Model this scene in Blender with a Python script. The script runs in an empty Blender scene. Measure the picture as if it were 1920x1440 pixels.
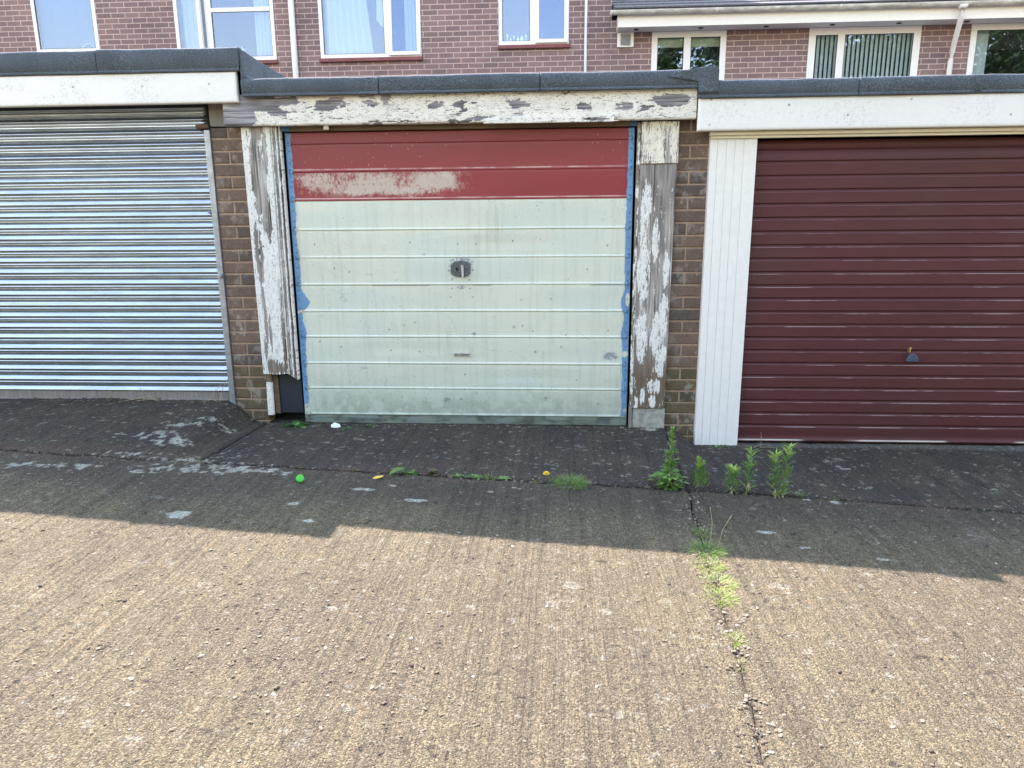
import bpy, math, random
import numpy as np
from mathutils import Vector, Matrix
random.seed(7); rng = np.random.default_rng(7)
SC = bpy.context.scene; COL = SC.collection
RAD = math.radians

# ------------------------------------------------------------------ camera
FPX, PITCH, YAW, ROLL = 1330.3, 0.220192, 0.063948, -0.007567
CAM = Vector((1.6713, -4.4753, 1.2756))
cam = bpy.data.cameras.new('camera'); co = bpy.data.objects.new('camera', cam); COL.objects.link(co)
cam.sensor_width = 36.0; cam.lens = FPX/1920*36.0; cam.clip_start = 0.05; cam.clip_end = 2000
fw = Vector((-math.sin(YAW)*math.cos(PITCH), math.cos(YAW)*math.cos(PITCH), -math.sin(PITCH)))
rt = Vector((math.cos(YAW), math.sin(YAW), 0)); up = rt.cross(fw)
c_, s_ = math.cos(ROLL), math.sin(ROLL)
rt2 = c_*rt+s_*up; up2 = -s_*rt+c_*up
co.matrix_world = Matrix(((rt2.x, up2.x, -fw.x, CAM.x), (rt2.y, up2.y, -fw.y, CAM.y), (rt2.z, up2.z, -fw.z, CAM.z), (0, 0, 0, 1)))
SC.camera = co

# ------------------------------------------------------------------ light
SUN = Vector((-0.40, 0.72, 1.0)).normalized()
ELEV = math.asin(SUN.z); AZ = math.atan2(SUN.x, SUN.y)
w = bpy.data.worlds.new('World'); SC.world = w; w.use_nodes = True
nt = w.node_tree; nt.nodes.clear()
sky = nt.nodes.new('ShaderNodeTexSky'); sky.sky_type = 'NISHITA'; sky.sun_disc = False
sky.sun_elevation = ELEV; sky.sun_rotation = AZ; sky.air_density = 2.5; sky.dust_density = 0.5; sky.ozone_density = 0.0
bg = nt.nodes.new('ShaderNodeBackground'); bg.inputs[1].default_value = 0.15
wo = nt.nodes.new('ShaderNodeOutputWorld')
nt.links.new(sky.outputs[0], bg.inputs[0]); nt.links.new(bg.outputs[0], wo.inputs[0])
sl = bpy.data.lights.new('sun', 'SUN'); sl.energy = 4.2; sl.angle = RAD(0.53); sl.color = (1.0, 0.925, 0.83)
so = bpy.data.objects.new('sun', sl); COL.objects.link(so); so.rotation_euler = SUN.to_track_quat('Z', 'Y').to_euler(); so.location = (0, 0, 20)
SC.view_settings.view_transform = 'Standard'; SC.view_settings.look = 'None'; SC.view_settings.gamma = 1.0
SC.view_settings.exposure = 2.12
SC.view_settings.use_white_balance = True; SC.view_settings.white_balance_temperature = 6500; SC.view_settings.white_balance_tint = 25
SC.cycles.max_bounces = 8; SC.cycles.transparent_max_bounces = 8
SC.cycles.use_denoising = True; SC.cycles.sample_clamp_indirect = 4.0

# ------------------------------------------------------------------ numpy noise
def _h(ix, iy, seed):
    h = (ix.astype(np.int64)*374761393 + iy.astype(np.int64)*668265263 + seed*1442695041) & 0xffffffff
    h = ((h ^ (h >> 13))*1274126177) & 0xffffffff
    h = ((h ^ (h >> 16))*2246822519) & 0xffffffff
    return ((h ^ (h >> 15)) & 0xffffff)/float(0xffffff)
def vn(x, y, seed=0):
    x = np.asarray(x, float); y = np.asarray(y, float); x, y = np.broadcast_arrays(x, y)
    ix = np.floor(x); iy = np.floor(y); fx = x-ix; fy = y-iy
    fx = fx*fx*(3-2*fx); fy = fy*fy*(3-2*fy)
    a = _h(ix, iy, seed); b = _h(ix+1, iy, seed); c = _h(ix, iy+1, seed); d = _h(ix+1, iy+1, seed)
    return (a*(1-fx)+b*fx)*(1-fy)+(c*(1-fx)+d*fx)*fy
def fbm(x, y, o=4, seed=0, g=0.5):
    s = 0; a = 1; t = 0
    for k in range(o):
        s = s+a*vn(np.asarray(x)*2**k, np.asarray(y)*2**k, seed+k*17); t += a; a *= g
    return s/t
def sst(a, b, x):
    t = np.clip((x-a)/(b-a), 0, 1); return t*t*(3-2*t)
def mixc(a, b, m):
    m = m[..., None]; return a*(1-m)+b*m
def s2l(r, g, b):
    f = lambda v: ((v/255+0.055)/1.055)**2.4 if v > 10 else v/255/12.92
    return np.array([f(r), f(g), f(b)])
def blobs(X, Z, L, amp=0.0, seed=0, sx=1.0, sz=1.0):
    if amp: X, Z = X+amp*sx*(fbm(X*22/sx, Z*26/sz, 4, 900+seed, .62)-.5)*2, Z+amp*sz*(fbm(X*20/sx, Z*24/sz, 4, 950+seed, .62)-.5)*2
    m = np.full(X.shape, -1.0)
    for (x, z, rx, rz) in L:
        m = np.maximum(m, 1-np.sqrt(((X-x)/rx)**2+((Z-z)/rz)**2))
    return m

# ------------------------------------------------------------------ materials
def newmat(name):
    m = bpy.data.materials.new(name); m.use_nodes = True; n = m.node_tree; n.nodes.clear()
    o = n.nodes.new('ShaderNodeOutputMaterial'); p = n.nodes.new('ShaderNodeBsdfPrincipled')
    n.links.new(p.outputs[0], o.inputs[0]); return m, n, p, o
def N(n, t, **k):
    x = n.nodes.new(t)
    for a, b in k.items(): setattr(x, a, b)
    return x
def coords(n, scale=(1, 1, 1), rot=(0, 0, 0)):
    tc = N(n, 'ShaderNodeTexCoord'); mp = N(n, 'ShaderNodeMapping')
    mp.inputs['Scale'].default_value = scale; mp.inputs['Rotation'].default_value = rot
    n.links.new(tc.outputs['Object'], mp.inputs[0]); return mp.outputs[0]
def noise(n, vec, scale, detail=4, rough=0.55, dist=0):
    t = N(n, 'ShaderNodeTexNoise'); t.inputs['Scale'].default_value = scale; t.inputs['Detail'].default_value = detail
    t.inputs['Roughness'].default_value = rough; t.inputs['Distortion'].default_value = dist
    n.links.new(vec, t.inputs['Vector']); return t.outputs['Fac']
def ramp(n, fac, stops):
    r = N(n, 'ShaderNodeValToRGB'); e = r.color_ramp.elements
    e[0].position = stops[0][0]; e[0].color = (*stops[0][1], 1)
    e[1].position = stops[-1][0]; e[1].color = (*stops[-1][1], 1)
    for p, c in stops[1:-1]:
        k = e.new(p); k.color = (*c, 1)
    n.links.new(fac, r.inputs[0]); return r.outputs[0]
def mult(n, a, b, fac=1.0, mode='MULTIPLY'):
    m = N(n, 'ShaderNodeMix', data_type='RGBA', blend_type=mode); m.inputs['Factor'].default_value = fac
    for s, v in ((6, a), (7, b)):
        if isinstance(v, tuple): m.inputs[s].default_value = (*v, 1)
        else: n.links.new(v, m.inputs[s])
    return m.outputs[2]
def mathn(n, op, a, b=0.0):
    m = N(n, 'ShaderNodeMath', operation=op)
    for i, v in enumerate((a, b)):
        if isinstance(v, (int, float)): m.inputs[i].default_value = v
        else: n.links.new(v, m.inputs[i])
    return m.outputs[0]
def bump(n, p, h, strength=0.3, dist=0.01):
    b = N(n, 'ShaderNodeBump'); b.inputs['Strength'].default_value = strength; b.inputs['Distance'].default_value = dist
    n.links.new(h, b.inputs['Height']); n.links.new(b.outputs[0], p.inputs['Normal'])

def mat_plain(name, col, rough=0.6, metal=0.0, var=0.15, scale=12, bmp=0.0, bscale=60, spec=0.5, stretch=(1, 1, 1)):
    m, n, p, o = newmat(name); v = coords(n, stretch)
    f = noise(n, v, scale, 5, 0.6)
    r = ramp(n, f, [(0.3, (1-var,)*3), (0.7, (1+var*0.3,)*3)])
    c = mult(n, tuple(float(x) for x in col), r)
    n.links.new(c, p.inputs['Base Color']); p.inputs['Roughness'].default_value = rough; p.inputs['Metallic'].default_value = metal
    p.inputs['Specular IOR Level'].default_value = spec
    if bmp: bump(n, p, noise(n, v, bscale, 4), bmp, 0.004)
    return m
def mat_col(name, rough=0.6, metal=0.0, grain=0.12, gscale=90, bmp=0.2, bscale=150, stretch=(1, 1, 1), spec=0.4, bdist=0.003):
    """colour from the painted mesh attribute, broken up by fine noise"""
    m, n, p, o = newmat(name); v = coords(n, stretch)
    a = N(n, 'ShaderNodeAttribute'); a.attribute_name = 'Col'
    f = noise(n, v, gscale, 4, 0.65)
    r = ramp(n, f, [(0.3, (1-grain,)*3), (0.7, (1+grain,)*3)])
    n.links.new(mult(n, a.outputs['Color'], r), p.inputs['Base Color'])
    p.inputs['Roughness'].default_value = rough; p.inputs['Metallic'].default_value = metal; p.inputs['Specular IOR Level'].default_value = spec
    if bmp: bump(n, p, noise(n, v, bscale, 3), bmp, bdist)
    return m

M = {}
M['timber'] = mat_col('peeling_timber', 0.75, grain=0.10, gscale=220, bmp=0.35, bscale=260)
M['door'] = mat_col('old_door_paint', 0.5, grain=0.05, gscale=60, bmp=0.06, bscale=90, stretch=(3, 1, .6))
M['maroon'] = mat_col('maroon_paint', 0.50, grain=0.10, gscale=14, bmp=0.04, bscale=60, stretch=(.5, 1, 2))
M['brick'] = mat_col('pier_brick', 0.9, grain=0.28, gscale=90, bmp=0.5, bscale=170, spec=0.2)
M['mortar'] = mat_plain('mortar', s2l(176, 150, 128), 0.95, var=0.3, scale=30, bmp=0.6, bscale=200, spec=0.2)
M['upvc'] = mat_plain('white_upvc', (0.82, 0.82, 0.80), 0.35, var=0.05, scale=20, spec=0.5)
M['fascia_white'] = mat_col('white_fascia_paint', 0.45, grain=0.03, gscale=50, bmp=0.03, bscale=60)
M['cream'] = mat_plain('cream_upvc', (0.76, 0.70, 0.55), 0.5, var=0.08)
M['frame'] = mat_plain('window_frame_white', (0.78, 0.79, 0.80), 0.4, var=0.04)
M['dark'] = mat_plain('dark_void', (0.012, 0.013, 0.016), 0.8)
M['gasket'] = mat_plain('black_rubber', (0.02, 0.02, 0.02), 0.6)
M['bluepaint'] = mat_plain('dark_blue_paint', s2l(60, 98, 140), 0.6, var=.3)
M['navy'] = mat_plain('dark_plastic_panel', s2l(44, 50, 62), 0.45, var=0.25, scale=5)
M['steel'] = mat_plain('galvanised_guide', (0.42, 0.45, 0.50), 0.42, metal=0.7, var=0.3, scale=25)
M['rust'] = mat_plain('rusty_iron', (0.13, 0.07, 0.045), 0.85, var=0.5, scale=80, bmp=0.4)
M['brown'] = mat_plain('old_bare_wood', (0.17, 0.115, 0.075), 0.85, var=0.5, scale=20, stretch=(.2, 1, 3), bmp=.3)
M['palewood'] = mat_plain('weathered_grey_wood', (0.26, 0.235, 0.21), 0.85, var=0.4, scale=30, stretch=(3, 1, .2), bmp=.3)
M['sill'] = mat_plain('dark_red_sill', s2l(128, 72, 76), 0.6, var=0.3, scale=9)
M['soffit'] = mat_plain('pale_soffit', (0.84, 0.84, 0.84), 0.6, var=0.06)
M['curtain'] = mat_plain('white_curtain', (0.50, 0.55, 0.62), 0.8, var=0.05)
M['blind'] = mat_plain('grey_blind', (0.80, 0.81, 0.78), 0.7, var=0.05)
M['blindblue'] = mat_plain('dusky_blue_blind', (0.10, 0.15, 0.22), 0.8, var=0.05)
M['creamblind'] = mat_plain('cream_blind_cloth', (0.75, 0.72, 0.50), 0.8)
M['room'] = mat_plain('room_plaster', (0.10, 0.11, 0.12), 0.9)
M['lockmetal'] = mat_plain('scratched_lock_metal', (0.15, 0.17, 0.18), 0.5, metal=0.5, var=0.7, scale=70, bmp=0.5, bscale=120)
M['chrome'] = mat_plain('worn_chrome', (0.62, 0.63, 0.61), 0.4, metal=0.25, var=0.4, scale=60)
M['brass'] = mat_plain('brass', (0.62, 0.45, 0.2), 0.35, metal=0.8)
M['handle'] = mat_plain('slate_blue_plastic', s2l(68, 80, 100), 0.42, var=0.15)
M['green_plastic'] = mat_plain('bright_green_plastic', (0.04, 0.46, 0.03), 0.4, var=0.05)
M['litter'] = mat_plain('white_scrap', (0.75, 0.76, 0.70), 0.6)
M['yellow'] = mat_plain('yellow_petals', (0.85, 0.60, 0.02), 0.6)
M['leafyellow'] = mat_plain('yellow_leaf', (0.60, 0.42, 0.08), 0.6)
M['concfoot'] = mat_plain('rough_concrete_foot', s2l(165, 168, 160), 0.9, var=0.45, scale=30, bmp=0.6, bscale=80)
M['pipewhite'] = mat_plain('white_pipe', (0.74, 0.75, 0.76), 0.4, var=0.1, scale=25)
M['ornament'] = mat_plain('pale_glass_ornament', (0.70, 0.80, 0.88), 0.15)
M['crackdirt'] = mat_plain('crack_dirt', (0.05, 0.042, 0.034), 0.95, var=0.5, scale=40)
M['guttermat'] = mat_plain('grimy_white_gutter', (0.66, 0.66, 0.62), 0.5, var=0.45, scale=14, stretch=(.6, 1, 2))

def mat_felt():
    m, n, p, o = newmat('mineral_roofing_felt'); v = coords(n)
    f = noise(n, v, 190, 3, 0.75); g = noise(n, v, 6, 4)
    c = ramp(n, f, [(0.32, (0.034, 0.044, 0.056)), (0.55, (0.092, 0.115, 0.140)), (0.72, (0.26, 0.30, 0.34))])
    c = mult(n, c, ramp(n, g, [(0.3, (0.8,)*3), (0.7, (1.1,)*3)]))
    n.links.new(c, p.inputs['Base Color']); p.inputs['Roughness'].default_value = 0.85; p.inputs['Specular IOR Level'].default_value = 0.3
    bump(n, p, f, 0.7, 0.004); return m
M['felt'] = mat_felt()
def mat_house():
    m, n, p, o = newmat('house_brickwork'); v = coords(n, rot=(RAD(90), 0, 0))
    tc = N(n, 'ShaderNodeTexCoord'); sp = N(n, 'ShaderNodeSeparateXYZ'); cb = N(n, 'ShaderNodeCombineXYZ')
    n.links.new(tc.outputs['Object'], sp.inputs[0]); n.links.new(mathn(n, 'ADD', sp.outputs[0], sp.outputs[1]), cb.inputs[0]); n.links.new(sp.outputs[2], cb.inputs[1])
    b = N(n, 'ShaderNodeTexBrick'); b.offset = 0.5; b.squash = 1.0
    b.inputs['Scale'].default_value = 1.0; b.inputs['Brick Width'].default_value = 0.225; b.inputs['Row Height'].default_value = 0.075
    b.inputs['Mortar Size'].default_value = 0.0065; b.inputs['Mortar Smooth'].default_value = 0.15; b.inputs['Bias'].default_value = -0.1
    b.inputs['Color1'].default_value = (*s2l(140, 118, 118), 1); b.inputs['Color2'].default_value = (*s2l(119, 103, 107), 1)
    b.inputs['Mortar'].default_value = (*s2l(190, 172, 168), 1)
    n.links.new(cb.outputs[0], b.inputs['Vector'])
    g = noise(n, cb.outputs[0], 1.3, 5, 0.6); h = noise(n, cb.outputs[0], 55, 3, 0.7)
    c = mult(n, b.outputs['Color'], ramp(n, g, [(0.3, (0.82, 0.82, 0.84)), (0.7, (1.15, 1.1, 1.08))]))
    c = mult(n, c, ramp(n, h, [(0.3, (0.8,)*3), (0.7, (1.18,)*3)]))
    n.links.new(c, p.inputs['Base Color']); p.inputs['Roughness'].default_value = 0.9; p.inputs['Specular IOR Level'].default_value = 0.2
    bump(n, p, mathn(n, 'SUBTRACT', h, mathn(n, 'MULTIPLY', b.outputs['Fac'], 2.0)), 0.5, 0.008)
    return m
M['house'] = mat_house()
def mat_tile():
    m, n, p, o = newmat('concrete_roof_tiles'); v = coords(n)
    f = noise(n, v, 30, 5, .7); c = ramp(n, f, [(0.3, (0.05, 0.055, 0.07)), (0.7, (0.16, 0.16, 0.17))])
    n.links.new(c, p.inputs['Base Color']); p.inputs['Roughness'].default_value = 0.8; bump(n, p, f, .4, .01); return m
M['tile'] = mat_tile()
def mat_glass(name='window_glass', fac=0.17, tint=(0.44, 0.56, 0.90)):
    m = bpy.data.materials.new(name); m.use_nodes = True; n = m.node_tree; n.nodes.clear()
    o = N(n, 'ShaderNodeOutputMaterial'); mx = N(n, 'ShaderNodeMixShader'); t = N(n, 'ShaderNodeBsdfTransparent'); g = N(n, 'ShaderNodeBsdfGlossy')
    t.inputs[0].default_value = (0.9, 0.95, 0.97, 1); g.inputs['Color'].default_value = (*tint, 1); g.inputs['Roughness'].default_value = 0.012
    v = coords(n); b = N(n, 'ShaderNodeBump'); b.inputs['Strength'].default_value = 0.02; b.inputs['Distance'].default_value = 0.05
    n.links.new(noise(n, v, 2.5, 2), b.inputs['Height']); n.links.new(b.outputs[0], g.inputs['Normal'])
    mx.inputs[0].default_value = fac
    n.links.new(t.outputs[0], mx.inputs[1]); n.links.new(g.outputs[0], mx.inputs[2]); n.links.new(mx.outputs[0], o.inputs[0]); return m
M['glass'] = mat_glass()
def mat_shutter():
    m, n, p, o = newmat('galvanised_shutter_steel'); v = coords(n, (.25, 1, 1.5))
    f = noise(n, v, 18, 5, 0.7); g = noise(n, coords(n), 140, 3, .6)
    n.links.new(ramp(n, f, [(0.3, (0.34, 0.38, 0.43)), (0.65, (0.47, 0.52, 0.58))]), p.inputs['Base Color'])
    p.inputs['Metallic'].default_value = 0.85
    n.links.new(ramp(n, g, [(0.3, (0.13,)*3), (0.7, (0.19,)*3)]), p.inputs['Roughness'])
    return m
M['shutter'] = mat_shutter()
def mat_leaf(name, a, b, tr=0.35):
    m, n, p, o = newmat(name); v = coords(n)
    c = ramp(n, noise(n, v, 45, 3), [(0.3, a), (0.7, b)])
    n.links.new(c, p.inputs['Base Color']); p.inputs['Roughness'].default_value = 0.55; p.inputs['Specular IOR Level'].default_value = 0.3
    t = N(n, 'ShaderNodeBsdfTranslucent'); n.links.new(mult(n, c, (1.2, 1.3, 0.8)), t.inputs[0])
    mx = N(n, 'ShaderNodeMixShader'); mx.inputs[0].default_value = tr
    n.links.new(p.outputs[0], mx.inputs[1]); n.links.new(t.outputs[0], mx.inputs[2]); n.links.new(mx.outputs[0], o.inputs[0]); return m
M['weed'] = mat_leaf('weed_leaf', (0.10, 0.22, 0.06), (0.22, 0.38, 0.10))
M['weedtip'] = mat_leaf('weed_tip', (0.26, 0.42, 0.08), (0.42, 0.56, 0.16))
M['darkweed'] = mat_leaf('dark_weed_leaf', (0.03, 0.09, 0.03), (0.09, 0.18, 0.06))
M['grass'] = mat_leaf('grass_blade', (0.09, 0.19, 0.05), (0.22, 0.36, 0.10))
M['palegrass'] = mat_leaf('pale_grass_blade', (0.16, 0.25, 0.06), (0.38, 0.44, 0.15))
M['straw'] = mat_leaf('dry_straw', (0.24, 0.19, 0.11), (0.48, 0.41, 0.28), 0.2)
M['deadmoss'] = mat_leaf('brown_moss', (0.07, 0.06, 0.03), (0.18, 0.15, 0.08), 0.2)
M['stem'] = mat_plain('weed_stem', (0.14, 0.22, 0.07), 0.6)
M['crown'] = mat_leaf('tree_leaf', (0.030, 0.065, 0.015), (0.10, 0.16, 0.04), 0.3)
M['bark'] = mat_plain('bark', (0.10, 0.08, 0.06), 0.9, var=0.5, bmp=.5)

def mat_concrete():
    m, n, p, o = newmat('brushed_aggregate_concrete'); tc = N(n, 'ShaderNodeTexCoord'); v = tc.outputs['Object']
    a = N(n, 'ShaderNodeAttribute'); a.attribute_name = 'Col'
    def vor(scale, feature='F1', rnd=1.0):
        t = N(n, 'ShaderNodeTexVoronoi'); t.feature = feature; t.inputs['Scale'].default_value = scale; t.inputs['Randomness'].default_value = rnd
        n.links.new(v2, t.inputs['Vector']); return t
    # slight warp so stones are not perfect cells
    nz = N(n, 'ShaderNodeTexNoise'); nz.inputs['Scale'].default_value = 60; n.links.new(v, nz.inputs['Vector'])
    vm = N(n, 'ShaderNodeMix', data_type='RGBA', blend_type='LINEAR_LIGHT'); vm.inputs['Factor'].default_value = 0.006
    n.links.new(v, vm.inputs[6]); n.links.new(nz.outputs['Color'], vm.inputs[7]); v2 = vm.outputs[2]
    v1 = vor(215); vB = vor(85)
    sep = N(n, 'ShaderNodeSeparateColor'); n.links.new(v1.outputs['Color'], sep.inputs[0])
    sepB = N(n, 'ShaderNodeSeparateColor'); n.links.new(vB.outputs['Color'], sepB.inputs[0])
    stones = ramp(n, sep.outputs[0], [(0.0, (0.42, 0.41, 0.40)), (0.35, (0.78, 0.76, 0.75)), (0.62, (1.0, 0.98, 0.95)), (0.82, (1.38, 1.34, 1.25)), (1.0, (2.0, 1.95, 1.82))])
    # few large pale stones
    sel = mathn(n, 'MULTIPLY', mathn(n, 'GREATER_THAN', sepB.outputs[1], 0.80), mathn(n, 'LESS_THAN', vB.outputs['Distance'], 0.36))
    big = N(n, 'ShaderNodeMix', data_type='RGBA'); n.links.new(sel, big.inputs[0]); n.links.new(stones, big.inputs[6])
    n.links.new(ramp(n, sepB.outputs[0], [(0, (0.9, .85, .8)), (1, (1.55, 1.5, 1.4))]), big.inputs[7])
    fine = noise(n, v, 420, 3, 0.7)
    mid = noise(n, v, 9, 5, 0.65)
    c = mult(n, a.outputs['Color'], big.outputs[2], 0.85)
    c = mult(n, c, ramp(n, fine, [(0.28, (0.62,)*3), (0.72, (1.32,)*3)]))
    c = mult(n, c, ramp(n, mid, [(0.3, (0.93, 0.93, 0.93)), (0.7, (1.06, 1.055, 1.05))]))
    # brushed grooves running away from the camera
    mp = N(n, 'ShaderNodeMapping'); mp.inputs['Scale'].default_value = (38, .45, 1); n.links.new(v, mp.inputs[0])
    br = noise(n, mp.outputs[0], 1.0, 4, 0.65)
    c = mult(n, c, ramp(n, br, [(0.30, (0.79, 0.78, 0.78)), (0.48, (1.0,)*3), (0.70, (1.24, 1.22, 1.17))]))
    n.links.new(c, p.inputs['Base Color']); p.inputs['Roughness'].default_value = 0.88; p.inputs['Specular IOR Level'].default_value = 0.25
    dist = mathn(n, 'MULTIPLY', mathn(n, 'SUBTRACT', 0.5, v1.outputs['Distance']), mathn(n, 'ADD', sep.outputs[1], 0.2))
    bigh = mathn(n, 'MULTIPLY', sel, mathn(n, 'SUBTRACT', 0.5, vB.outputs['Distance']))
    h = mathn(n, 'ADD', mathn(n, 'ADD', dist, mathn(n, 'MULTIPLY', bigh, 2.2)), mathn(n, 'ADD', mathn(n, 'MULTIPLY', fine, 0.7), mathn(n, 'MULTIPLY', br, 3.6)))
    bump(n, p, h, 0.95, 0.0065)
    return m
M['concrete'] = mat_concrete()
M['stone'] = mat_col('loose_stone', 0.8, grain=0.2, gscale=300, bmp=0.3)

# ------------------------------------------------------------------ object helpers
def link(name, me, parent=None, mats=(), smooth=False):
    for m in mats: me.materials.append(M[m] if isinstance(m, str) else m)
    o = bpy.data.objects.new(name, me); COL.objects.link(o)
    if parent is not None: o.parent = parent; o.matrix_parent_inverse = parent.matrix_world.inverted() if parent.type == 'EMPTY' and False else Matrix.Translation(-world_loc(parent))
    if smooth: me.polygons.foreach_set('use_smooth', [True]*len(me.polygons))
    return o
def world_loc(o):
    v = Vector((0, 0, 0))
    # roots sit at their own location, meshes below them are in world coordinates
    return Vector(o.location) if o.parent is None else v
def tag(o, label=None, cat=None, group=None, kind=None):
    if label: o['label'] = label
    if cat: o['category'] = cat
    if group: o['group'] = group
    if kind: o['kind'] = kind
    return o
def thing(name, label, cat, loc, group=None):
    o = bpy.data.objects.new(name, None); COL.objects.link(o); o.location = loc; o.empty_display_size = 0.2
    return tag(o, label, cat, group)
def fast(name, V, F, col=None, parent=None, mats=(), smooth=False):
    V = np.asarray(V, np.float32).reshape(-1, 3); F = np.asarray(F, np.int32).reshape(-1, 4)
    me = bpy.data.meshes.new(name); me.vertices.add(len(V)); me.vertices.foreach_set('co', V.ravel())
    me.loops.add(len(F)*4); me.loops.foreach_set('vertex_index', F.ravel())
    me.polygons.add(len(F)); me.polygons.foreach_set('loop_start', np.arange(len(F), dtype=np.int32)*4)
    me.update(calc_edges=True)
    if col is not None:
        a = me.color_attributes.new('Col', 'FLOAT_COLOR', 'POINT'); c = np.ones((len(V), 4), np.float32); c[:, :3] = np.asarray(col).reshape(-1, 3)
        a.data.foreach_set('color', c.ravel())
    o = link(name, me, parent, mats, smooth); return o
def sheet(name, X, Y, Z, C, depth, mats, parent=None, axis='y', smooth=False):
    """dense relief surface on a solid body: grid front, skirt and back. axis y: front looks to -Y; axis z: looks up"""
    nz, nx = X.shape
    V = np.stack([X, Y, Z], -1).reshape(-1, 3); idx = np.arange(nz*nx).reshape(nz, nx)
    F = np.stack([idx[:-1, :-1], idx[:-1, 1:], idx[1:, 1:], idx[1:, :-1]], -1).reshape(-1, 4)
    ring = np.concatenate([idx[0, :], idx[1:, -1], idx[-1, -2::-1], idx[-2:0:-1, 0]])
    B = V[ring].copy()
    if axis == 'y': B[:, 1] = depth
    else: B[:, 2] -= depth
    nb = len(ring); b0 = len(V); r2 = np.roll(ring, -1); bi = b0+np.arange(nb); b2 = np.roll(bi, -1)
    S = np.stack([ring, bi, b2, r2], -1)
    V = np.concatenate([V, B]); CC = np.concatenate([C.reshape(-1, 3), C.reshape(-1, 3)[ring]*0.9])
    F = np.concatenate([F, S])
    # back quad
    cn = [b0, b0+nx-1, b0+nx-1+nz-1, b0+nx-1+nz-1+nx-1]
    F = np.concatenate([F, np.array([[cn[3], cn[2], cn[1], cn[0]]])])
    return fast(name, V, F, CC, parent, mats, smooth)
class MB:
    def __init__(s): s.v = []; s.f = []; s.m = []; s.c = []
    def add(s, vs, fs, mi=0, col=None):
        b = len(s.v); s.v += [tuple(v) for v in vs]; s.f += [tuple(b+i for i in f) for f in fs]; s.m += [mi]*len(fs)
        s.c += [tuple(col) if col is not None else (1, 1, 1)]*len(vs)
    def box(s, x0, x1, y0, y1, z0, z1, mi=0, col=None):
        s.add([(x0, y0, z0), (x1, y0, z0), (x1, y1, z0), (x0, y1, z0), (x0, y0, z1), (x1, y0, z1), (x1, y1, z1), (x0, y1, z1)],
              [(0, 3, 2, 1), (4, 5, 6, 7), (0, 1, 5, 4), (1, 2, 6, 5), (2, 3, 7, 6), (3, 0, 4, 7)], mi, col)
    def hexa(s, p, mi=0, col=None):
        s.add(p, [(0, 3, 2, 1), (4, 5, 6, 7), (0, 1, 5, 4), (1, 2, 6, 5), (2, 3, 7, 6), (3, 0, 4, 7)], mi, col)
    def tube(s, pts, rad, n=10, mi=0, caps=True, col=None):
        pts = [Vector(p) for p in pts]; rs = rad if isinstance(rad, (list, tuple)) else [rad]*len(pts); b = []
        for i, p in enumerate(pts):
            d = (pts[min(i+1, len(pts)-1)]-pts[max(i-1, 0)]).normalized()
            a = d.orthogonal().normalized() if abs(d.z) > .99 else d.cross(Vector((0, 0, 1))).normalized()
            e = d.cross(a)
            b += [p+(a*math.cos(2*math.pi*k/n)+e*math.sin(2*math.pi*k/n))*rs[i] for k in range(n)]
        f = [(i*n+k, i*n+(k+1) % n, (i+1)*n+(k+1) % n, (i+1)*n+k) for i in range(len(pts)-1) for k in range(n)]
        if caps: f += [tuple(range(n))[::-1], tuple(range((len(pts)-1)*n, len(pts)*n))]
        s.add(b, f, mi, col)
    def prism_x(s, prof, x0, x1, mi=0, col=None):
        """prof: closed (y,z) outline, extruded along x"""
        n = len(prof); s.add([(x0, y, z) for y, z in prof]+[(x1, y, z) for y, z in prof],
              [(i, (i+1) % n, n+(i+1) % n, n+i) for i in range(n)]+[tuple(range(n))[::-1], tuple(range(n, 2*n))], mi, col)
    def prism_y(s, prof, y0, y1, mi=0, col=None):
        """prof: closed (x,z) outline extruded along y"""
        n = len(prof); s.add([(x, y0, z) for x, z in prof]+[(x, y1, z) for x, z in prof],
              [(i, (i+1) % n, n+(i+1) % n, n+i) for i in range(n)]+[tuple(range(n))[::-1], tuple(range(n, 2*n))], mi, col)
    def leaf(s, base, d, length, width, upv=Vector((0, 0, 1)), bend=0.3, mi=0, seg=3, tipw=0.0):
        d = Vector(d).normalized(); sd = d.cross(upv)
        if sd.length < 1e-3: sd = Vector((1, 0, 0))
        sd.normalize(); nn = sd.cross(d); p = Vector(base); vs = []; ws = [0.35, 1.0, 0.75, tipw][:] if seg == 3 else [0.8, 0.7, tipw]
        for i in range(seg+1):
            t = i/seg; q = p+d*length*t-upv*bend*length*t*t
            vs += [q-sd*width*.5*ws[i]+nn*0.0, q+sd*width*.5*ws[i]]
        s.add(vs, [(2*i, 2*i+1, 2*i+3, 2*i+2) for i in range(seg)], mi)
    def build(s, name, mats, parent=None, smooth=False, bevel=0, usecol=False, seg=2):
        me = bpy.data.meshes.new(name); me.from_pydata(s.v, [], s.f); me.polygons.foreach_set('material_index', s.m)
        if usecol:
            a = me.color_attributes.new('Col', 'FLOAT_COLOR', 'POINT'); c = np.ones((len(s.v), 4), np.float32); c[:, :3] = np.array(s.c); a.data.foreach_set('color', c.ravel())
        o = link(name, me, parent, mats if isinstance(mats, (list, tuple)) else [mats], smooth)
        if bevel:
            b = o.modifiers.new('bevel', 'BEVEL'); b.width = bevel; b.segments = seg; b.limit_method = 'ANGLE'; b.angle_limit = RAD(40)
        me.update(); return o

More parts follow.
